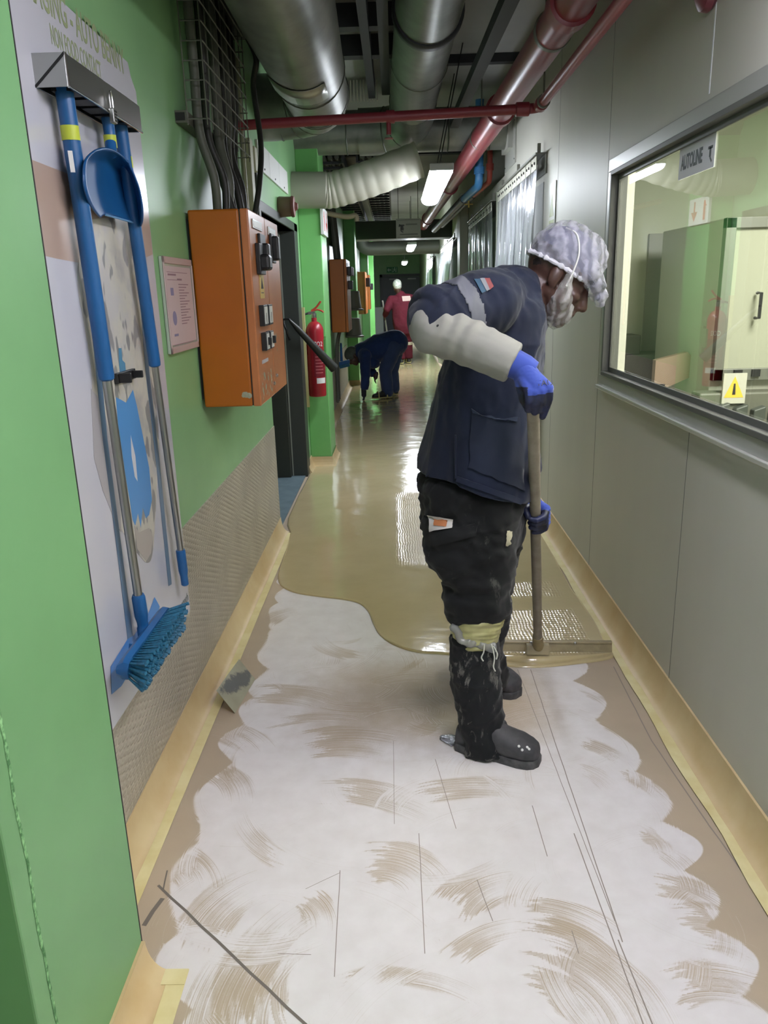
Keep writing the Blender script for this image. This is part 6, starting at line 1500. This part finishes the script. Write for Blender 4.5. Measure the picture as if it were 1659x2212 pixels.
g.tube(eb, [.0065+.002*math.sin(i*2.6) for i in range(61)], 8, caps=False); g.build('elastic_edge', mat('white_elastic', '#c9c8cf', .6, bump=.3, bscale=220), hn, smooth=True)
g = G(); g.tube(bez([hh(-.055, .118, .052), hh(-.02, .112, .083), hh(.012, .07, .098), hh(.025, .02, .096), hh(.030, -.022, .090)], 8), .0024, 8); g.build('elastic_strap', M_white, man, smooth=True)
bn_, _ = blob('beard_net', [('e', hh(.060, -.085, 0), (.034, .060, .048), HR), ('c', hh(.022, .006, .084), hh(.040, -.055, .072), .008, .022), ('c', hh(.022, .006, -.084), hh(.040, -.055, -.072), .008, .022), ('c', hh(.040, -.055, .070), hh(.040, -.10, .03), .026, .026), ('c', hh(.040, -.055, -.070), hh(.040, -.10, -.03), .026, .026), ('e', hh(.042, -.108, 0), (.040, .050, .026), HR)], .004, M_bnet, man, 2, lambda c, n: .0065*(1-2*abs(noise.noise(Vector(((c-H0).dot(Hf)*60, (c-H0).dot(Hs)*18, (c-H0).dot(Hu)*22)))))+.002*noise.noise(c*90))

# ---------------- trowel leaning on the left cove, scrap of film by the boot
A_, B_, C_, D_ = P(507, 1541, Z=.003), P(551, 1468, Z=.003), P(516, 1424, Z=.080), P(467, 1492, Z=.080)
fl_ = thing('steel_float', 'flat steel plastering float leaning against the left cove', 'trowel', ((A_.x+B_.x)/2, (A_.y+B_.y)/2, 0))
nn_ = (B_-A_).cross(D_-A_).normalized(); nn_ = nn_ if nn_.z > 0 else -nn_
def mstain():
    m = mat('olive_steel', '#a3a08a', .45, metal=.15, col2='#98957f', nscale=8); t = NT(m); b = t.n['Principled BSDF']; src = b.inputs['Base Color'].links[0].from_socket
    pos = t.add('ShaderNodeNewGeometry').outputs['Position']; c0 = A_.lerp(C_, .56)
    sub = t.add('ShaderNodeVectorMath', operation='SUBTRACT'); t.link(pos, sub.inputs[0]); sub.inputs[1].default_value = c0
    d1 = t.add('ShaderNodeVectorMath', operation='DOT_PRODUCT'); t.link(sub.outputs[0], d1.inputs[0]); d1.inputs[1].default_value = (B_-A_).normalized()
    d2 = t.add('ShaderNodeVectorMath', operation='DOT_PRODUCT'); t.link(sub.outputs[0], d2.inputs[0]); d2.inputs[1].default_value = (D_-A_).normalized()
    e = t.math('ADD', t.math('POWER', t.math('DIVIDE', d1.outputs['Value'], .12), 2.0), t.math('POWER', t.math('DIVIDE', d2.outputs['Value'], .035), 2.0))
    e = t.math('ADD', e, t.math('MULTIPLY_ADD', t.noise(pos, 26, 5, .7), 3.0, -1.7))
    f = t.ramp(e, [(.35, (1, 1, 1, 1)), (.85, (0, 0, 0, 1))]); t.link(t.mix(t.math('MULTIPLY', f, .8), src, s2l('#4d5057')), b.inputs['Base Color']); return m
g = G(); g.prism([A_, B_, C_, D_], nn_*.0016); g.build('blade', mstain(), fl_, bevel=.0006)
g = G(); mid0, mid1 = A_.lerp(D_, .5), B_.lerp(C_, .5); dd_ = (mid1-mid0); g.obox((mid0+mid1)/2-nn_*.004, dd_*.36, (D_-A_).normalized()*.008, nn_*.003); g.build('tang', M_steel, fl_, bevel=.001)
g = G(); rows = []
random.seed(9)
for i in range(9):
    r = []
    for j in range(13):
        px, py = 950+5.0*j, 1594+.9*j+(i-4)*(.4+3.2*math.sin(math.pi*min(1, (j+.5)/11))*(.8+.5*noise.noise(Vector((j*.7, 2, 1))))); q = P(px, py, Z=.004); q.z = .003+.012*abs(noise.noise(Vector((j*.6, i*.7, 3)))); r.append(q)
    rows.append(r)
g.grid(rows); tag(g.build('plastic_scrap', M_clear, smooth=True, solid=.0006), 'crumpled clear plastic scrap on the floor behind the near boot heel', 'plastic scrap')

# ---------------- second worker, bent double beside the far left column
def simple_head(c, f, r=.1):
    f = Vector(f).normalized(); s = Vector((0, 0, 1)).cross(f).normalized(); u = f.cross(s); HRm = Matrix((f, s, u)).transposed()
    if u.z < -.95: pass
    hq = lambda a, b, cc: c+f*a+u*b+s*cc
    return head_prims(hq, HRm), hq, HRm
Yb = 11.0
Q = lambda x, y, dy=0: P(x, y, Y=Yb+dy)
hc = Q(763, 768, -.05); hp2, hq2, HR2 = simple_head(hc, (-.62, -.1, -.78))
# legs, arms
hipN, hipF = Q(850, 748, -.08), Q(855, 748, .12); kN, kF = Q(832, 800, -.10), Q(846, 800, .14); aN, aF = Q(838, 852, -.08), Q(852, 842, .22)
shN, shF = Q(788, 768, -.17), Q(790, 768, .17); eN, hN = Q(790, 812, -.17), Q(786, 850, -.15); eF, hF = Q(800, 800, .15), Q(812, 812, .10)
bp = hp2+[('c', hq2(-.03, -.05, 0), Q(785, 758), .055, .06), ('c', Q(788, 758), Q(850, 742), .12, .12), ('c', Q(790, 758), shN, .06, .05), ('c', Q(790, 758), shF, .06, .05), ('c', shN, eN, .045, .038), ('c', eN, hN, .038, .026), ('c', shF, eF, .045, .038), ('c', eF, hF, .038, .026),
    ('c', Q(850, 745), hipN, .12, .09), ('c', Q(850, 745), hipF, .12, .09), ('c', hipN, kN, .08, .052), ('c', kN, aN, .05, .036), ('c', hipF, kF, .08, .052), ('c', kF, aF, .05, .036)]
def fingers(h, d, s_, sp, L=.075):
    d = Vector(d).normalized(); s_ = Vector(s_).normalized(); out = [('c', h-d*.04, h+d*.02, .026, .034)]
    for i in range(4):
        o_ = s_*(i-1.5)*.02; l = L*(.9, 1, .95, .78)[i]; m_ = h+d*(.03+l*.55)+o_; out += [('c', h+o_*.8+d*.02, m_, .0115, .0105), ('c', m_, m_+(d*.6+sp*.8).normalized()*l*.5, .0105, .009)]
    out += [('c', h+s_*.03, h+s_*.055+d*.03, .013, .0115), ('c', h+s_*.055+d*.03, h+s_*.06+d*.06, .0115, .0095)]
    return out
bent, _ = blob('person', bp+fingers(hN, (0, -.1, -1), (0, 1, 0), Vector((-.6, 0, -.3)))+fingers(hF, (-.3, 0, -1), (0, 1, 0), Vector((.6, 0, 0))), .009, M_skin, None, 4)
tag(bent, 'worker in dark blue overalls and cap bent double, hand reaching down to wet floor', 'person')
fd_ = lambda c, n: fold(c, .014, 6, (0, 0, 1), .7, 3.3)+fold(c, .005, 15, (0, 0, 1), 1, 1.2)
M_nav2 = cloth('dark_blue_overall', '#263a68', '#1f3058'); M_nav3 = cloth('slate_blue_trousers', '#3b4a70', '#303e60')
blob('shirt', [('c', Q(784, 762), Q(815, 752), .145, .185), ('c', Q(815, 752), Q(852, 742), .185, .185), ('c', Q(786, 762), shN, .11, .085), ('c', Q(786, 762), shF, .11, .085), ('c', shN, eN, .078, .062), ('t', eN, eN.lerp(hN, .75), .060, .048), ('c', shF, eF, .078, .062), ('t', eF, eF.lerp(hF, .75), .06, .048), ('e', Q(806, 785), (.09, .14, .07), None)], .012, M_nav2, bent, 5, fd_)
trb, _ = blob('trousers', [('c', Q(848, 744), hipN, .185, .125), ('c', Q(848, 744), hipF, .185, .125), ('c', hipN, kN, .125, .088), ('c', kN, aN.lerp(kN, .1), .088, .075), ('c', hipF, kF, .125, .088), ('c', kF, aF.lerp(kF, .1), .088, .078), ('e', Q(862, 744), (.10, .17, .13), None)], .012, M_nav3, bent, 5, fd_)
blob('cap', [('e', hq2(-.006, .04, 0), (.108, .086, .092), HR2), ('l', [ell(hq2(.06+.02*i, .045-.008*i, 0), (HR2 @ Vector((0, 1, 0)))*(.07-.002*i*i), (HR2 @ Vector((0, 0, 1)))*.008, 16, 2) for i in range(5)])], .007, mat('olive_grey_cap', '#5a6056', .8, col2='#4b5148', nscale=14), bent, 3)
blob('glove', fingers(hN, (0, -.1, -1), (0, 1, 0), Vector((-.6, 0, -.3)))+[('t', hN+Vector((0, 0, .10)), hN, .034, .034)], .006, mat('dark_glove', '#20262f', .7), bent, 2, lambda c, n: .003)
def far_shoe(h_, t_, par, strap=True):
    d = (t_-h_); L = d.length; d.normalize(); n = Vector((-d.y, d.x, 0))
    rg_ = [ell(h_+d*L*s+Vector((0, 0, z)), n*w, (0, 0, hh_), 16, 2.6) for s, w, z, hh_ in ((-.02, .02, .06, .02), (.05, .036, .075, .045), (.3, .04, .085, .055), (.55, .045, .07, .04), (.8, .048, .06, .032), (.95, .038, .055, .025), (1, .015, .05, .012))]
    g = G(); g.rings(rg_); o = g.build('shoe', mat('dark_shoe', '#24231f', .6), par, smooth=True)
    if strap:
        pts = [h_+d*L*s+n*w for s, w in ((-.04, .03), (.1, .045), (.5, .048), (.85, .05), (1.03, .025))]+[h_+d*L*s-n*w for s, w in ((1.03, .025), (.85, .05), (.5, .048), (.1, .045), (-.04, .03))]
        g = G(); g.prism([Vector((q.x, q.y, .022)) for q in pts], (0, 0, .014)); sp_ = g.build('spiked_sole', mat('cream_spike_sole', '#b9ae74', .6), o, bevel=.003)
        g = G()
        for s in (.1, .35, .6, .9):
            for w in (-.03, .03): q = h_+d*L*s+n*w; g.lathe([(.002, .0092), (.005, .024)], (q.x, q.y, 0), (0, 0, 1), 6)
        g.build('spikes', M_steel, sp_)
        for s in (.25, .7):
            g = G(); g.tube([h_+d*L*s+n*.052+Vector((0, 0, .03)), h_+d*L*s+n*.046+Vector((0, 0, .09)), h_+d*L*s+Vector((0, 0, .142 if s < .5 else .112)), h_+d*L*s-n*.046+Vector((0, 0, .09)), h_+d*L*s-n*.052+Vector((0, 0, .03))], .010, 8); g.build('strap', mat('cream_strap', '#b5aa6c', .6), o, smooth=True)
    return o
fz = lambda x, y: P(x, y, Z=.0)
q = Vector((aN.x+.04, aN.y, 0)); far_shoe(q, q+Vector((-.26, -.10, 0)), bent)
q = Vector((aF.x+.05, aF.y, 0)); far_shoe(q, q+Vector((-.25, -.02, 0)), bent)

# ---------------- third worker in red overalls, seen from behind
Yr = 16.2
Q = lambda x, y, dy=0: P(x, y, Y=Yr+dy)
hc = Q(858, 619); hp3, hq3, HR3 = simple_head(hc, (-.25, .95, -.15))
sL, sR = Q(846, 648), Q(888, 646, .05); eL, wL = Q(836, 668, -.08), Q(831, 682, .12); eR, wR = Q(897, 680, .1), Q(885, 690, .3)
kL, kR = Q(864, 745), Q(880, 744, .08); aL, aR = Q(866, 776, -.05), Q(882, 774, .08)
red_pr = hp3+[('c', hq3(-.03, -.05, 0), Q(864, 642, .05), .055, .06), ('c', Q(868, 655), Q(872, 700), .12, .12), ('c', Q(866, 645), sL, .07, .06), ('c', Q(866, 645), sR, .07, .06), ('c', sL, eL, .05, .04), ('c', eL, wL, .04, .03), ('c', sR, eR, .05, .04), ('c', eR, wR, .04, .03),
    ('c', Q(872, 700), kL, .12, .055), ('c', kL, aL, .055, .04), ('c', Q(874, 700, .05), kR, .12, .055), ('c', kR, aR, .055, .04)]+fingers(wL, (-.1, .3, -.6), (0, .6, .6), Vector((.5, .3, 0)))+fingers(wR, (-.2, .5, -.3), (0, .6, .6), Vector((-.5, .3, 0)))
redp, _ = blob('person', red_pr, .010, M_skin, None, 4)
tag(redp, 'worker in dark red overalls and white net seen from behind near end doors', 'person')
M_rov = cloth('dark_red_overall', '#4f1420', '#420f1a', sheen=.0)
ov, ob_ = blob('overall', [('l', [lring((846, 655), (890, 650), Yr, .15), lring((847, 680), (894, 678), Yr, .17), lring((850, 705), (893, 704), Yr, .18), lring((856, 722), (890, 720), Yr, .15)]), ('c', Q(850, 650), Q(884, 646), .10, .10), ('c', Q(866, 640), Q(868, 655), .10, .15), ('c', sL, eL, .085, .068), ('t', eL, eL.lerp(wL, .9), .066, .052), ('c', sR, eR, .085, .068), ('t', eR, eR.lerp(wR, .9), .066, .052),
    ('c', Q(867, 712), kL, .14, .095), ('t', kL, aL, .098, .085), ('c', Q(879, 712, .06), kR, .14, .095), ('t', kR, aR, .098, .085)], .013, M_rov, redp, 5, fd_)
extract(ov.data, lambda c: abs(proj(c)[1]-742) < 3.2, 'reflective_band', mat('pale_reflective', '#a39a84', .5), ov, .003)
patch('back_label', [(868, 640), (886, 639), (888, 650), (870, 651)], ob_, mat('pale_back_label', '#a48f84', .6), ov, .004, .002, 6, 4)
blob('hair_net', [('e', hq3(-.005, .045, 0), (.112, .09, .098), HR3), ('e', hq3(-.03, .0, 0), (.09, .082, .07), HR3)], .008, mat('white_net_far', '#c2c6b8', .6, col2='#8f968b', nscale=24, nlo=.4, nhi=.6, bump=.4, bscale=60, bdist=.005), redp, 2)
for a in (aL, aR):
    q = Vector((a.x+.02, a.y-.06, 0)); far_shoe(q, q+Vector((-.06, .27, 0)), redp)
p0_, p1_ = Q(829, 660, .14), Q(841, 742, .2); p1_.z = max(p1_.z, .06)
rl_ = thing('long_handle_tool', 'long handled floor tool held by the worker in red overalls', 'floor tool', (p1_.x, p1_.y, 0))
dq = (p0_-wL); pb = Vector((wL.x+.10, wL.y+.55, .07)); ptp = wL+(wL-pb).normalized()*.35
g = G(); g.tube([ptp, pb], .016, 12); g.build('handle', mat('dull_handle', '#8b8a84', .5), rl_, smooth=True)
g = G(); g.box((pb.x-.22, pb.y-.02, .010), (pb.x+.22, pb.y+.02, .075)); g.build('tool_head', M_dark, rl_, bevel=.006)
